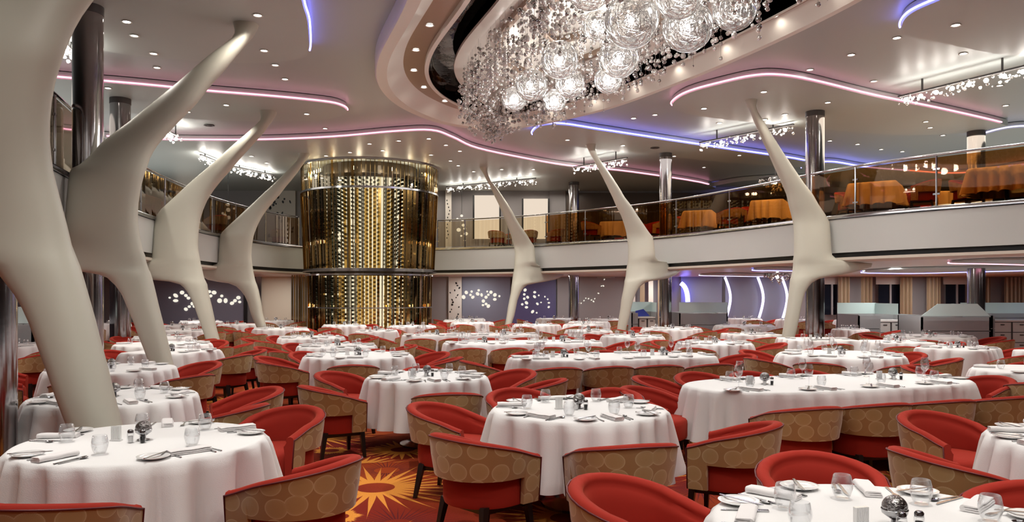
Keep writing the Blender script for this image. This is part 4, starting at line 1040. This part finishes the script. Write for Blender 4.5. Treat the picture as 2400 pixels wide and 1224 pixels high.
def table(x, y, kind, a, b, ang, label, nm, var_=0, z=0, clothm='cloth', cgroup='white tablecloths'):
    t = thing('dining_table', 'dark pedestal table hidden under white linen, '+nm, 'table', (x, y, z), ang, 'dining tables')
    key = (kind, a, b)
    if key not in topm:
        o = outline(kind, a-.012, b-.012, 40); m = MB(); m.prism(o, .71, .748); m2 = MB(); m2.lathe([(.05, .04), (.045, .10), (.04, .71)], 12, cap=True)
        m3 = MB(); m3.lathe([(.30, 0), (.30, .02), (.06, .05)], 20); topm[key] = (m.mesh('top', M['tablewood']), m2.mesh('post', M['legs'], True, 40), m3.mesh('foot', M['steel'], True, 40))
    tp = topm[key]; link('tabletop', tp[0], t); link('pedestal', tp[1], t); link('foot', tp[2], t)
    me, a0 = get_cloth(kind, a, b, var_, clothm)
    c = link('tablecloth', me, None, (x, y, z), ang); s_ = a/a0; c.scale = (s_, s_, 1)
    tag(c, label, 'tablecloth', cgroup); return t

# gallery furniture behind the rail glass (square tables and tub chairs)
GT = [(2372, 15.1, .62, 'in the right gallery at picture edge'), (2065, 17.4, .50, 'in right gallery right of nearest rib'), (1812, 20.6, .42, 'in right gallery left of nearest rib'), (1645, 23.2, .42, 'in right gallery beside the narrow column'),
      (1440, 26.6, .40, 'in right gallery behind middle rib'), (1500, 29.5, .45, 'in right gallery deep behind middle rib'), (2240, 19.0, .5, 'deep in right gallery near chrome column')]
GCH = []
def pushout(x, y, d):
    poly = coff2(-d)+[(XR+9, YF), (XR+9, YF-1), (XL, YF-1)]; atr = coff2(-d)
    for _ in range(60):
        if not inpoly(x, y, atr): break
        i = min(range(len(cur)), key=lambda k: math.dist((x, y), cur[k])); x -= cn[i][0]*.06; y -= cn[i][1]*.06
    return x, y
for i, (px, Y, h, where) in enumerate(GT):
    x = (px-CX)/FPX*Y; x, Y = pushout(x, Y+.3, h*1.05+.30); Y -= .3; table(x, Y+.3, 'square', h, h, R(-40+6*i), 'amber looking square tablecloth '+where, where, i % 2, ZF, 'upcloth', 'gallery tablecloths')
    r = random.Random(i); ch_ = MB()
    for k, (a, w2) in enumerate(((20, 'right'), (200, 'left'), (100, 'far'))):
        d = h+.42; q_ = pushout(x+d*cos(R(a)), Y+.3+d*sin(R(a)), .48)
        if any(math.dist(q_, g) < .62 for g in GCH) or math.dist(q_, (x, Y+.3)) < h+.28: continue
        GCH.append(q_); chair(*q_, a+180, f'tub chair {w2} of gallery table {where}'.replace('in the right gallery', 'on right').replace('in right gallery', 'on right'), 'gallery chairs', ZF, 1)
for i, (px, Y, a, lab) in enumerate([(1165, 30.4, 60, 'brown gallery tub chair left of the far right rib'), (1240, 30.2, 100, 'brown gallery tub chair right of far rib before bright room'), (1300, 29.6, 150, 'brown gallery tub chair beside the distant column'), (1182, 31.2, 200, 'brown gallery tub chair partly behind the far right rib'),
                                     (1530, 26, 200, 'gallery tub chair left of the narrow chrome column'), (1705, 22.5, 140, 'gallery tub chair between two rail posts left of nearest rib'), (1975, 18.8, 40, 'rounded gallery tub chair right of the nearest rib column'), (2160, 17, 150, 'tub chair in gallery behind the second rail post from right'),
                                     (360, 19.3, 20, 'dark gallery tub chair left of the third rib'), (400, 19.9, 200, 'dark gallery tub chair against third rib in left gallery'), (505, 24.6, 150, 'brown gallery tub chair between third and fourth ribs'), (655, 30, 90, 'gallery tub chair left of the wine tower')]):
    q_ = pushout((px-CX)/FPX*Y, Y, .48)
    if any(math.dist(q_, g) < .62 for g in GCH): continue
    GCH.append(q_); chair(*q_, a, lab, 'gallery chairs', ZF, 1)
light('gallery_light', 'AREA', (10.5, 21.5, 5.9), 330, (1, .88, .70), 6, (0, 0, 0), sizey=8)
light('gallery_light', 'AREA', (-12.5, 20, 5.9), 170, (1, .88, .75), 5, (0, 0, 0), sizey=12)
light('gallery_light', 'AREA', (-1, 31.3, 5.9), 90, (1, .9, .78), 8, (0, 0, 0), sizey=1.2)
for x, y in ((11, 30.6), (13.8, 30.6), (16.6, 30.6), (19, 28), (8, 30.8), (10.6, 21.4), (13.6, 22.2), (5.8, 24.4)): light('wall_counter_fill', 'AREA', (x, y, ZU-.02), 34, (1, .97, .94), .4)  # added areas without fixtures, brightening back wall and desk counters
# lamps under the gallery
for i, (x, y) in enumerate([(9.5, 19), (12.5, 18), (15, 21), (11, 23.5), (14.5, 26.5), (7.5, 25), (10, 29), (5, 28), (2, 30.3), (-1.5, 31), (17, 16), (14, 14), (-11, 12), (-10.5, 16.5), (-12.5, 21), (-10.5, 25.5), (-13, 29.5), (-9.3, 30.5), (-8, 10), (-8.5, 5.5), (16, 29.5), (6, 31)]):
    light('under_gallery_beam', 'AREA', (x, y, ZU-.02), 40, (1, .96, .92), .5)
# ------------------------------------------------------------------ table ware
def lathe_me(name, prof, m, n=18): b = MB(); b.lathe(prof, n, cap=False); return b.mesh(name, M[m], True, 50)
tumb = lathe_me('stemless_glass', [(.001, .003), (.028, .003), (.036, .02), (.045, .05), (.045, .068), (.037, .105), (.034, .108), (.036, .105), (.043, .068), (.043, .05), (.034, .022), (.026, .009), (.001, .008)], 'glass', 20)
wine = lathe_me('wine_glass', [(.001, .002), (.034, .002), (.034, .005), (.006, .010), (.004, .03), (.004, .085), (.012, .095), (.034, .12), (.041, .15), (.040, .175), (.031, .215), (.029, .215), (.038, .175), (.039, .15), (.032, .122), (.010, .10), (.001, .098)], 'glass', 20)
plate_me = lathe_me('side_plate', [(.001, .004), (.045, .004), (.052, .002), (.056, .004), (.085, .014), (.087, .017), (.084, .018), (.056, .009), (.05, .008), (.001, .008)], 'china', 26)
def napkin_mesh(flat=False):
    m = MB(); L_, W = .23, .075; r = .013
    prof = [(-W/2, .001), (W/2-r, .001)]+[(W/2-r+r*sin(a), .001+r*1.05-r*1.05*cos(a)) for a in [pi*k/6 for k in range(1, 6)]]+[(W/2-r, .0285), (-W/2+.006, .026), (-W/2+.004, .0215), (W/2-r-.002, .0205), (W/2-r-.004, .0185), (-W/2+.002, .0165), (-W/2, .012), (W/2-r-.008, .0110), (W/2-r-.008, .0095), (-W/2-.002, .0085)]
    n = 7; rr = []
    for k in range(n):
        y = -L_/2+L_*k/(n-1); b = .0015*sin(k*1.7); rr.append([(x*(1+.02*sin(k)), y, max(.001, z+b)) for x, z in prof])
    m.rings(rr); return m.mesh('napkin', M['napkin'], True, 35)
napkin_me = napkin_mesh()
def flatware(kind):
    m = MB()
    def plate_(pts, z0=.001, z1=.004): m.prism(pts, z0, z1)
    h = [(-.0035, -.095), (.0035, -.095), (.0055, -.085), (.0035, .0), (-.0035, .0), (-.0055, -.085)]
    if kind == 'fork':
        plate_([(-.0045, -.095), (.0045, -.095), (.006, -.085), (.003, .02), (.012, .045), (.012, .06), (-.012, .06), (-.012, .045), (-.003, .02), (-.006, -.085)])
        for k in range(4): plate_([(-.012+.0068*k, .058), (-.0085+.0068*k, .058), (-.009+.0068*k, .098), (-.0115+.0068*k, .098)], .001, .006)
    elif kind == 'knife':
        plate_([(-.005, -.105), (.005, -.105), (.006, -.02), (.004, .0), (.009, .01), (.010, .08), (.004, .11), (-.005, .115), (-.005, .0), (-.006, -.02)])
    else:
        plate_([(-.0045, -.095), (.0045, -.095), (.006, -.085), (.003, .03), (-.003, .03), (-.006, -.085)])
        vs = []; n = 14
        for k, z in ((1, .008), (.75, .003), (.2, .001)):
            for i in range(n): a = 2*pi*i/n; vs.append((.017*k*cos(a), .058+.028*k*sin(a), z))
        m.add(vs, [(k*n+i, k*n+(i+1) % n, (k+1)*n+(i+1) % n, (k+1)*n+i) for k in range(2) for i in range(n)]+[tuple(2*n+i for i in range(n))])
    return m.mesh(kind, M['steel'])
fork_me, knife_me, spoon_me = flatware('fork'), flatware('knife'), flatware('spoon')
# centre pieces
dome_m = mat('hammered chrome', (.30, .29, .29), .12, metal=1, bump=(60, .9)); M['hammer'] = dome_m
def lit(): pass
b = MB(); b.sphere((0, 0, .075), .047, 22, 12, 0, .95); dome_me = b.mesh('dome', dome_m, True)
b = MB(); b.lathe([(.001, .002), (.035, .002), (.037, .006), (.015, .012), (.013, .026), (.046, .05), (.050, .066), (.0485, .068), (.043, .052), (.001, .03)], 22, cap=False); domeb_me = b.mesh('bowl', M['steel'], True, 50)
b = MB(); b.lathe([(.019, .001), (.0195, .055), (.017, .06)], 10, cap=True); shk_me = b.mesh('shaker_body', M['glass'], True, 40)
b = MB(); b.lathe([(.017, .058), (.0175, .072), (.012, .079), (.001, .081)], 12, cap=False); cap_me = b.mesh('shaker_cap', M['steel'], True, 40)
b = MB(); b.lathe([(.013, .002), (.014, .04), (.001, .041)], 10, cap=False); salt_me = b.mesh('salt', M['china'], True); pep_me = b.mesh('pepper', M['black'], True)
b = MB()
for k in range(9): b.box((-.026+.0065*k, 0, .045), (.0045, .018, .088))
b.box((0, .0, .003), (.07, .03, .005)); card_me = b.mesh('card_holder', M['china'])
def ware(name, me, x, y, rz, label, cat, group, z=.7565):
    o = link(name, me, None, (x, y, z), rz); return tag(o, label, cat, group)
def centre(x, y, nm, lvl, rz=0):
    c, s = cos(rz), sin(rz); tf = lambda a, b: (x+a*c-b*s, y+a*s+b*c)
    t = thing('sugar_bowl', 'hammered chrome domed bowl on '+nm, 'bowl', (*tf(0, 0), .7565), rz, 'chrome domed bowls'); link('bowl', domeb_me, t); link('dome', dome_me, t)
    if lvl == 0: return
    for dx, dy, n_, inner in ((-.03, -.085, 'salt', salt_me), (.045, -.08, 'pepper', pep_me)):
        t = thing(n_+'_shaker', f'glass {n_} shaker on {nm}', 'shaker', (*tf(dx, dy), .7565), rz, n_+' shakers')
        link('body', shk_me, t); link('cap', cap_me, t); link('filling', inner, t)
    p = tf(-.16, -.03); ware('card_holder', card_me, *p, rz+.1, 'small white ribbed card holder on '+nm, 'card holder', 'card holders')

def side_words(i, n): return {1: ['middle'], 2: ['left', 'right'], 3: ['left', 'middle', 'right'], 4: ['leftmost', 'second from left', 'second from right', 'rightmost'], 5: ['leftmost', 'second from left', 'middle', 'second from right', 'rightmost']}.get(n, ['place']*n)[i]
def name_seats(seats, x0, y0):
    """seats: list of (x, y); near/far side of the table as the camera sees it, then left to right"""
    d = {}
    near = [i for i, s in enumerate(seats) if math.dist(s, (0, 0)) < math.dist((x0, y0), (0, 0))]
    far = [i for i in range(len(seats)) if i not in near]
    for grp, w_ in ((near, 'near side'), (far, 'far side')):
        grp.sort(key=lambda i: seats[i][0]/seats[i][1])
        for k, i in enumerate(grp): d[i] = (side_words(k, len(grp)), w_)
    return d

rg = random.Random(99)
def setting(px, py, facing, nm, pos, lvl, stem):
    """px,py: point on the table edge nearest the sitter; facing: radians towards the table centre"""
    f = (cos(facing), sin(facing)); r_ = (f[1], -f[0])
    T = lambda a, b: (px+r_[0]*a+f[0]*b, py+r_[1]*a+f[1]*b)
    rz = facing-pi/2; w_ = f'{pos[0]} {pos[1]}'
    j = lambda s: rg.uniform(-s, s)
    ware('folded_napkin', napkin_me, *T(j(.01), .13), rz+rg.choice((0, pi/2-.15, .25))+j(.1), f'folded white napkin, {w_} of {nm}', 'napkin', 'folded napkins')
    if lvl >= 1: ware('side_plate', plate_me, *T(-.21, .12+j(.01)), 0, f'white side plate, {w_} of {nm}', 'plate', 'side plates')
    if lvl >= 2:
        ware('butter_knife', knife_me, *T(-.20, .12), rz-.9+j(.2), f'steel butter knife, {w_} of {nm}', 'knife', 'butter knives', .775)
        ware('dinner_fork', fork_me, *T(-.10, .13), rz+j(.12), f'steel fork, {w_} of {nm}', 'fork', 'forks')
        ware('dinner_knife', knife_me, *T(.105, .13), rz+j(.12), f'long steel knife, {w_} of {nm}', 'knife', 'dinner knives')
        ware('soup_spoon', spoon_me, *T(.135, .13), rz+j(.15), f'steel soup spoon, {w_} of {nm}', 'spoon', 'spoons')
    gx, gy = T(.12+j(.02), .30+j(.02))
    ware('stemless_glass', tumb, gx, gy, 0, f'clear stemless glass, {w_} of {nm}', 'glass', 'stemless glasses')
    if stem: ware('wine_glass', wine, *T(.02+j(.03), .36), 0, f'stemmed wine glass, {w_} of {nm}', 'glass', 'wine glasses')

QUEUE = []
def place(*a, **k): QUEUE.append((a, k))
CH = []
def blocked(x, y, own):
    for a, k in QUEUE:
        if a is own: continue
        A = R(a[6]); dx, dy = x-a[1], y-a[2]; u, v = dx*cos(A)+dy*sin(A), -dx*sin(A)+dy*cos(A)
        if math.hypot(u/(a[4]+.30), v/(a[5]+.30)) < 1: return True
    if any(math.dist((x, y), c) < .56 for c in CH): return True
    for ox, oy, r in OBST:
        if math.dist((x, y), (ox, oy)) < r+.30: return True
    return False
OBST = [(TX, TY, 2.2), (-6.46, 11.7, .22), (-8.77, 17.2, .22), (7.26, 18.4, .22), (4.76, 23.8, .2), (2.41, 29.9, .2), (12.45, 20.6, .22), (-4.12, 5.98, .22), (6.27, 17, .3), (3.03, 22, .25), (-.2, 26, .25), (-7.3, 22.6, .28), (-6.4, 17, .3), (-4.8, 10.8, .35), (-2.95, 5.6, .4),
        (10.2, 21.3, .9), (11.0, 21.3, .9), (9.4, 21.3, .9), (11.3, 20, .9), (10.6, 20, .6), (12.0, 20, .6), (13.5, 21.5, .9), (4.2, 24.4, .6), (5.4, 24, .7), (6.3, 24, .7)]
def place_now(nm, cx, cy, kind, a, b, ang, chairs, label, lvl, stem=False, settings=None, detail=2, var_=0, own=None):
    table(cx, cy, kind, a, b, R(ang), label, nm, var_)
    seats = []; sets = []
    for c in chairs:
        if kind == 'round' or kind == 'square':
            th, dd = (c if isinstance(c, tuple) else (c, None)); rad = a if kind == 'round' else a*1.08
            D_ = dd or rad+.37; seats.append((cx+D_*cos(R(th)), cy+D_*sin(R(th)), th+180))
            if kind == 'square':
                q = R(th-ang); k = a/max(abs(cos(q)), abs(sin(q)), .01); k = min(k, a*1.25)
            else: k = a
            sets.append((cx+k*cos(R(th)), cy+k*sin(R(th)), R(th+180)))
        else:
            u, side = c[0], c[1]; A = R(ang); yaw = c[2] if len(c) > 2 else 0
            if side == 0:      # end seats: u = -1 or 1
                X, Y = u*(a+.36), 0; fx = 180 if u > 0 else 0; sx, sy = u*a, 0
            else:
                X, Y = u, side*(b+.36); fx = -90 if side > 0 else 90; kk = max(0, 1-abs(u/a)**2.6)**(1/2.6); sx, sy = u, side*b*kk; Y = side*(b*kk*.6+b*.4+.36) if abs(u) > .8*a else Y
            seats.append((cx+X*cos(A)-Y*sin(A), cy+X*sin(A)+Y*cos(A), fx+ang+yaw))
            sets.append((cx+sx*cos(A)-sy*sin(A), cy+sx*sin(A)+sy*cos(A), R(fx+ang)))
    d = name_seats([(s[0], s[1]) for s in seats], cx, cy)
    for i, s in enumerate(seats):
        w_ = d[i]
        if blocked(s[0], s[1], own):
            ok = False
            for dl in (8, -8, 15, -15, 22, -22):
                q = Matrix.Rotation(R(dl if kind != 'oval' else dl*.5), 2); p_ = q @ Vector((s[0]-cx, s[1]-cy))
                if not blocked(cx+p_.x, cy+p_.y, own): s = (cx+p_.x, cy+p_.y, s[2]+(dl if kind != 'oval' else 0)); ok = True; break
            if not ok: continue
        CH.append((s[0], s[1])); chair(s[0], s[1], s[2]+rg.uniform(-7, 7), f'red tan-backed chair, {w_[0]} {w_[1]} of {nm}', 'red and tan tub chairs', 0, detail)
    if settings: sets = [(cx+a*cos(R(t)), cy+a*sin(R(t)), R(t+180)) for t in settings]
    d = name_seats([(s[0], s[1]) for s in sets], cx, cy)
    for i, s in enumerate(sets): setting(s[0], s[1], s[2], nm, d[i], lvl, stem)
    if kind == 'oval':
        for k, u in enumerate((-.5, .5)): centre(cx+u*a*cos(R(ang)), cy+u*a*sin(R(ang)), ('left half of ', 'right half of ')[k]+nm, 1 if lvl > 0 else 0)
    else: centre(cx, cy, nm, 1 if lvl > 0 else 0, rg.uniform(-.3, .3))
OV10 = [(-1.22, -1), (-.5, -1), (.22, -1), (.95, -1), (-1.0, 1), (-.33, 1), (.33, 1), (1.0, 1), (-1, 0), (1, 0)]
W = 'white linen tablecloth on '
# nearest tables
place('round table at lower left', -2.27, 4.73, 'round', .71, .71, 0, [(-19, 1.08), (-86, 1.04), (72, 1.36)], 'big round white tablecloth at the lower left corner', 2, settings=[-112, -40, 40, 100, 172])
place('round front table in centre', .53, 6.07, 'round', .68, .68, 0, [(-130, 1.10), (163, 1.06), (110, 1.22), (58, 1.20), (-80, 1.05), (-23, 1.13)], 'round white tablecloth at front centre, reaching near the floor', 2, settings=[-125, -70, -15, 50, 110, 165], var_=1)
place('round table at lower right', 1.48, 2.97, 'round', .68, .68, 0, [(140, 1.08), (80, 1.18), (31, 1.06)], 'round white tablecloth cropped by the bottom edge at right', 2, settings=[168, 125, 75, 30, -10], var_=2)
place('second round table left of aisle', -3.52, 6.8, 'round', .68, .68, 0, [(-17, 1.12), (34, 1.10), (-88, 1.08), (128, 1.10), (-150, 1.15)], 'round white tablecloth behind the huge left rib', 2, settings=[-110, -50, 10, 70, 130, 180], var_=3)
place('round table left of front centre', -.94, 8.5, 'round', .65, .65, 0, [(-145, 1.05), (152, 1.13), (-73, 1.03), (97, 1.05), (40, 1.12), (-4, 1.16)], 'round white tablecloth beside the aisle, left of centre', 2, settings=[-130, -75, -20, 35, 95, 155], var_=4)
place('big oval table at right', 3.30, 7.95, 'oval', 1.6, .66, 17.5, OV10[:4]+[(-.9, 1), (-.1, 1), (.7, 1), (1, 0, 0)], 'long oval white tablecloth, nearest of the ovals at right', 2, True, var_=5)
place('cropped table at right edge', 3.72, 4.7, 'round', .70, .70, 0, [(188, 1.08), (112, 1.12), (-125, 1.15)], 'white tablecloth cropped by the right edge, in foreground', 2, settings=[190, 145, 100], var_=6)
CH.append((1.44, 7.5)); CH.append((1.72, 8.5)); chair(1.72, 8.5, -25, 'red inner tub chair at the left end of the big oval table', 'red and tan tub chairs')
chair(1.44, 7.5, -32, 'red and tan tub chair with low sloping arm between the two front tables', 'red and tan tub chairs')
# second line
place('second oval table from front', 1.5, 11.3, 'oval', 1.55, .64, 14, OV10, 'long oval white tablecloth in the centre, second oval from front', 1, True, var_=5)
place('third oval table from front', .22, 14.7, 'oval', 1.52, .62, 12, OV10, 'long oval white tablecloth, third oval from the front', 1, True, detail=1, var_=7)
place('fourth oval table from front', -.95, 17.6, 'oval', 1.54, .62, 11, OV10, 'long oval white tablecloth farthest of the ovals', 1, True, detail=1, var_=8)
place('round table below wine tower aisle side', -2.3, 11.5, 'round', .78, .78, 0, [(182, 1.15), (-140, 1.15), (-82, 1.12), (140, 1.15), (35, 1.15), (-8, 1.2), (90, 1.15)], 'round white tablecloth with seven chairs beside the aisle', 1, var_=1)
place('third round table in aisle row', -3.12, 13.7, 'round', .68, .68, 0, [(185, 1.06), (-120, 1.06), (-50, 1.06), (20, 1.06), (85, 1.06), (140, 1.06)], 'round white tablecloth, third back along the aisle', 1, detail=1, var_=2)
place('fourth round table in aisle row', -4.28, 16.4, 'round', .68, .68, 0, [190, -120, -50, 20, 85, 140], 'round white tablecloth, fourth back along the aisle', 1, detail=1, var_=3)
place('fifth round table in aisle row', -6.2, 20.6, 'round', .70, .70, 0, [190, -120, -50, 20, 85, 140], 'round white tablecloth right of the fourth rib foot', 0, detail=1, var_=4)
place('square table behind fourth rib foot', -8.45, 23.6, 'square', .55, .55, 20, [190, -90, 90], 'square white tablecloth left of the fourth rib foot', 0, detail=1)
place('table before wine tower left', -5.0, 22.9, 'round', .62, .62, 0, [200, -100, -30, 60], 'round white tablecloth before the wine tower, left one', 0, detail=1, var_=5)
place('distant table left of wine tower', -8.3, 27.0, 'round', .60, .60, 0, [200, -90, -10, 90], 'small round tablecloth far off left of the wine tower', 0, detail=1, var_=6)
place('square table before wine tower middle', -3.42, 19.4, 'square', .50, .50, 8, [190, -100, -20, 80], 'square white tablecloth before the wine tower middle', 1, detail=1)
place('table before wine tower right', -2.9, 22.4, 'round', .66, .66, 0, [190, -120, -50, 20, 100], 'round white tablecloth before the wine tower, right one', 0, detail=1, var_=7)
place('square table right of wine tower', -1.95, 27.2, 'square', .45, .45, 0, [-90, 180], 'small square white tablecloth close to the tower right side', 0, detail=1)
# centre to right, behind the ovals
place('round table before far right rib', .75, 23.3, 'round', .70, .70, 0, [190, -110, -30, 45, 120], 'round white tablecloth at the foot of the far right rib', 0, detail=1, var_=1)
place('table left of far right rib', -1.3, 25.2, 'round', .68, .68, 0, [190, -100, -20, 70, 130], 'round tablecloth left of the far right rib foot', 0, detail=1, var_=2)
place('table by perforated panel', -1.6, 28.8, 'square', .55, .55, 0, [-90, 180, 0], 'far square tablecloth near pale perforated wall panel', 0, detail=1)
place('table under blue oval wall', 1.6, 29.3, 'round', .66, .66, 0, [-90, 180, 0], 'far round tablecloth before the blue oval dotted wall', 0, detail=1, var_=3)
place('table by distant chrome column', 2.6, 26.0, 'round', .66, .66, 0, [-100, 190, -20, 80], 'round tablecloth before the distant slim column', 0, detail=1, var_=4)
place('small round table beyond third oval', 1.95, 19.6, 'round', .58, .58, 0, [200, -70, 10, 90], 'round white tablecloth between third oval and middle rib', 1, detail=1, var_=5)
place('table left of middle rib foot', 2.2, 23.6, 'round', .60, .60, 0, [200, -90, -10, 90], 'round tablecloth just left of the middle rib foot', 0, detail=1, var_=6)
place('far table left of middle rib', 3.6, 28.6, 'round', .66, .66, 0, [-90, 180, 60], 'far round tablecloth behind the middle rib on its left', 0, detail=1, var_=7)
place('round table beyond second oval', 2.65, 16.9, 'round', .66, .66, 0, [(185, 1.05), (-75, 1.05), (-5, 1.05), (70, 1.05), (130, 1.05)], 'round white tablecloth between middle rib foot and second oval', 1, detail=1, var_=8)
place('table at middle column foot', 4.3, 20.7, 'round', .78, .78, 0, [190, -120, -60, 0, 60, 120], 'round white tablecloth at the foot of the middle column', 1, detail=1, var_=1)
place('round table right of second oval', 3.82, 14.5, 'round', .68, .68, 0, [(190, 1.06), (-120, 1.06), (-55, 1.06), (10, 1.06), (70, 1.06), (130, 1.06)], 'round white tablecloth right behind the second oval', 1, detail=1, var_=2)
place('square table left of nearest rib foot', 5.55, 17.8, 'square', .52, .52, 15, [195, -80, 5, 95], 'square white tablecloth left of nearest right rib foot', 1, detail=1)
place('wide table under right gallery', 6.9, 22.8, 'round', .84, .84, 0, [190, -120, -60, 0, 60, 120], 'wide round tablecloth before wavy light strips', 0, detail=1, var_=3)
place('far table under wavy lights left', 8.8, 29.2, 'round', .66, .66, 0, [-90, 180, 0], 'far round tablecloth under the left wavy light', 0, detail=1, var_=4)
place('far table under wavy lights right', 10.4, 28.2, 'round', .66, .66, 0, [-90, 180, 0], 'far round tablecloth under the right wavy light', 0, detail=1, var_=5)
place('rectangular table at nearest rib foot', 6.25, 15.75, 'square', .62, .62, 3, [(-95, 1.05), (180, 1.05), (0, 1.05)], 'square white tablecloth right at nearest rib foot', 1, detail=1)
place('square table with hanging corner', 7.45, 14.9, 'square', .52, .52, 0, [(-110, 1.0), (5, .98), (85, .98)], 'square white tablecloth with hanging corner before service desks', 1, detail=1)
place('round table right of nearest rib foot', 8.9, 20.2, 'round', .45, .45, 0, [-90, 0, 90, 180], 'small round tablecloth right of the gallery column foot', 0, detail=1, var_=6)
place('far table right of gallery column', 12.3, 27.6, 'round', .66, .66, 0, [-90, 0, 180], 'far tablecloth under dark windows right of column', 0, detail=1, var_=7)
place('big round table behind right oval', 5.0, 11.7, 'round', .88, .88, 0, [(190, 1.25), (-125, 1.25), (-75, 1.25), (-20, 1.25), (22, 1.25), (80, 1.25), (135, 1.25)], 'large round white tablecloth behind the nearest oval', 1, True, var_=8)
place('wide table before service desks', 9.2, 16.9, 'round', .86, .86, 0, [(190, 1.23), (-120, 1.23), (-50, 1.23), (0, 1.23), (60, 1.23), (125, 1.23)], 'wide round tablecloth before the service desks', 1, detail=1, var_=1)
place('diamond set square table at right', 7.6, 13.1, 'square', .52, .52, 42, [(195, 1.05), (-65, 1.05), (10, 1.05), (85, 1.05)], 'square white tablecloth set diamond-wise at right', 1, detail=1)
place('square table at far right edge', 8.75, 12.3, 'square', .45, .45, 10, [(-140, .95), (60, .95)], 'white tablecloth at the right edge under service desk', 1, detail=1)
place('round table at right edge', 6.35, 9.2, 'round', .72, .72, 0, [(150, 1.12), (-125, 1.12), (60, 1.12)], 'round white tablecloth cut by right edge, middle distance', 1, var_=2)
# left of the aisle
place('third round table left of aisle', -4.9, 9.4, 'round', .72, .72, 0, [(-75, 1.10), (-22, 1.10), (72, 1.10), (135, 1.12), (-150, 1.12)], 'round white tablecloth, third back left of the aisle', 1, var_=3)
place('square table at second rib foot', -5.45, 12.3, 'square', .55, .55, -12, [(-20, 1.08), (28, 1.08), (160, 1.05)], 'square white tablecloth wrapped around second rib foot', 1, var_=1)
place('wide table behind second rib foot', -6.45, 14.2, 'round', .82, .82, 0, [(-25, 1.2), (20, 1.2), (70, 1.2), (140, 1.2), (190, 1.2)], 'wide round tablecloth behind the second rib foot', 1, detail=1, var_=4)
place('fifth table left of aisle', -7.5, 16.5, 'round', .58, .58, 0, [-20, 30, 100, 160, 210], 'white tablecloth left of the third rib foot, nearer one', 0, detail=1, var_=5)
place('sixth table left of aisle', -8.4, 19.6, 'round', .66, .66, 0, [-30, 20, 100, 160], 'white tablecloth left of the third rib foot, middle one', 0, detail=1, var_=6)
place('seventh table left of aisle', -10.0, 22.6, 'round', .68, .68, 0, [-30, 20, 100, 180], 'white tablecloth left of third rib foot, farther one', 0, detail=1, var_=7)
place('farthest table left of aisle', -10.6, 26.2, 'round', .68, .68, 0, [-30, 40, 130, 200], 'white tablecloth before the mauve oval dotted wall', 0, detail=1, var_=8)
place('table behind left edge rib', -9.0, 13.6, 'round', .68, .68, 0, [(-80, 1.06), (-20, 1.06), (70, 1.06), (150, 1.06)], 'round tablecloth at left edge below the teal desk', 1, detail=1, var_=1)
place('table between left columns', -12.7, 24.2, 'round', .62, .62, 0, [-90, 0, 90], 'distant tablecloth glimpsed between the two left chrome columns', 0, detail=1, var_=2)
for a_, k_ in QUEUE: place_now(*a_, **k_, own=a_)
for x, y, a, lab in ((-5.75, 8.1, -40, 'tub chair behind huge left rib, nearest of the left row'), (-6.6, 9.9, 10, 'tub chair at left behind rib, second of the left row'), (-6.3, 11.2, 60, 'tub chair at left behind rib, third of the left row'), (-7.6, 12.1, 170, 'tub chair facing left table behind the huge rib'),
                     (-4.35, 10.75, 160, 'tub chair by the aisle before square table at second rib'), (-5.2, 17.4, 160, 'tub chair at the aisle right of third rib foot'), (-6.15, 18.1, 150, 'tub chair at aisle behind third rib foot'), (-5.3, 14.6, 170, 'tub chair left of the aisle beside second rib table')):
    if not blocked(x, y, None): chair(x, y, a, 'red and tan '+lab, 'red and tan tub chairs', 0, 1)
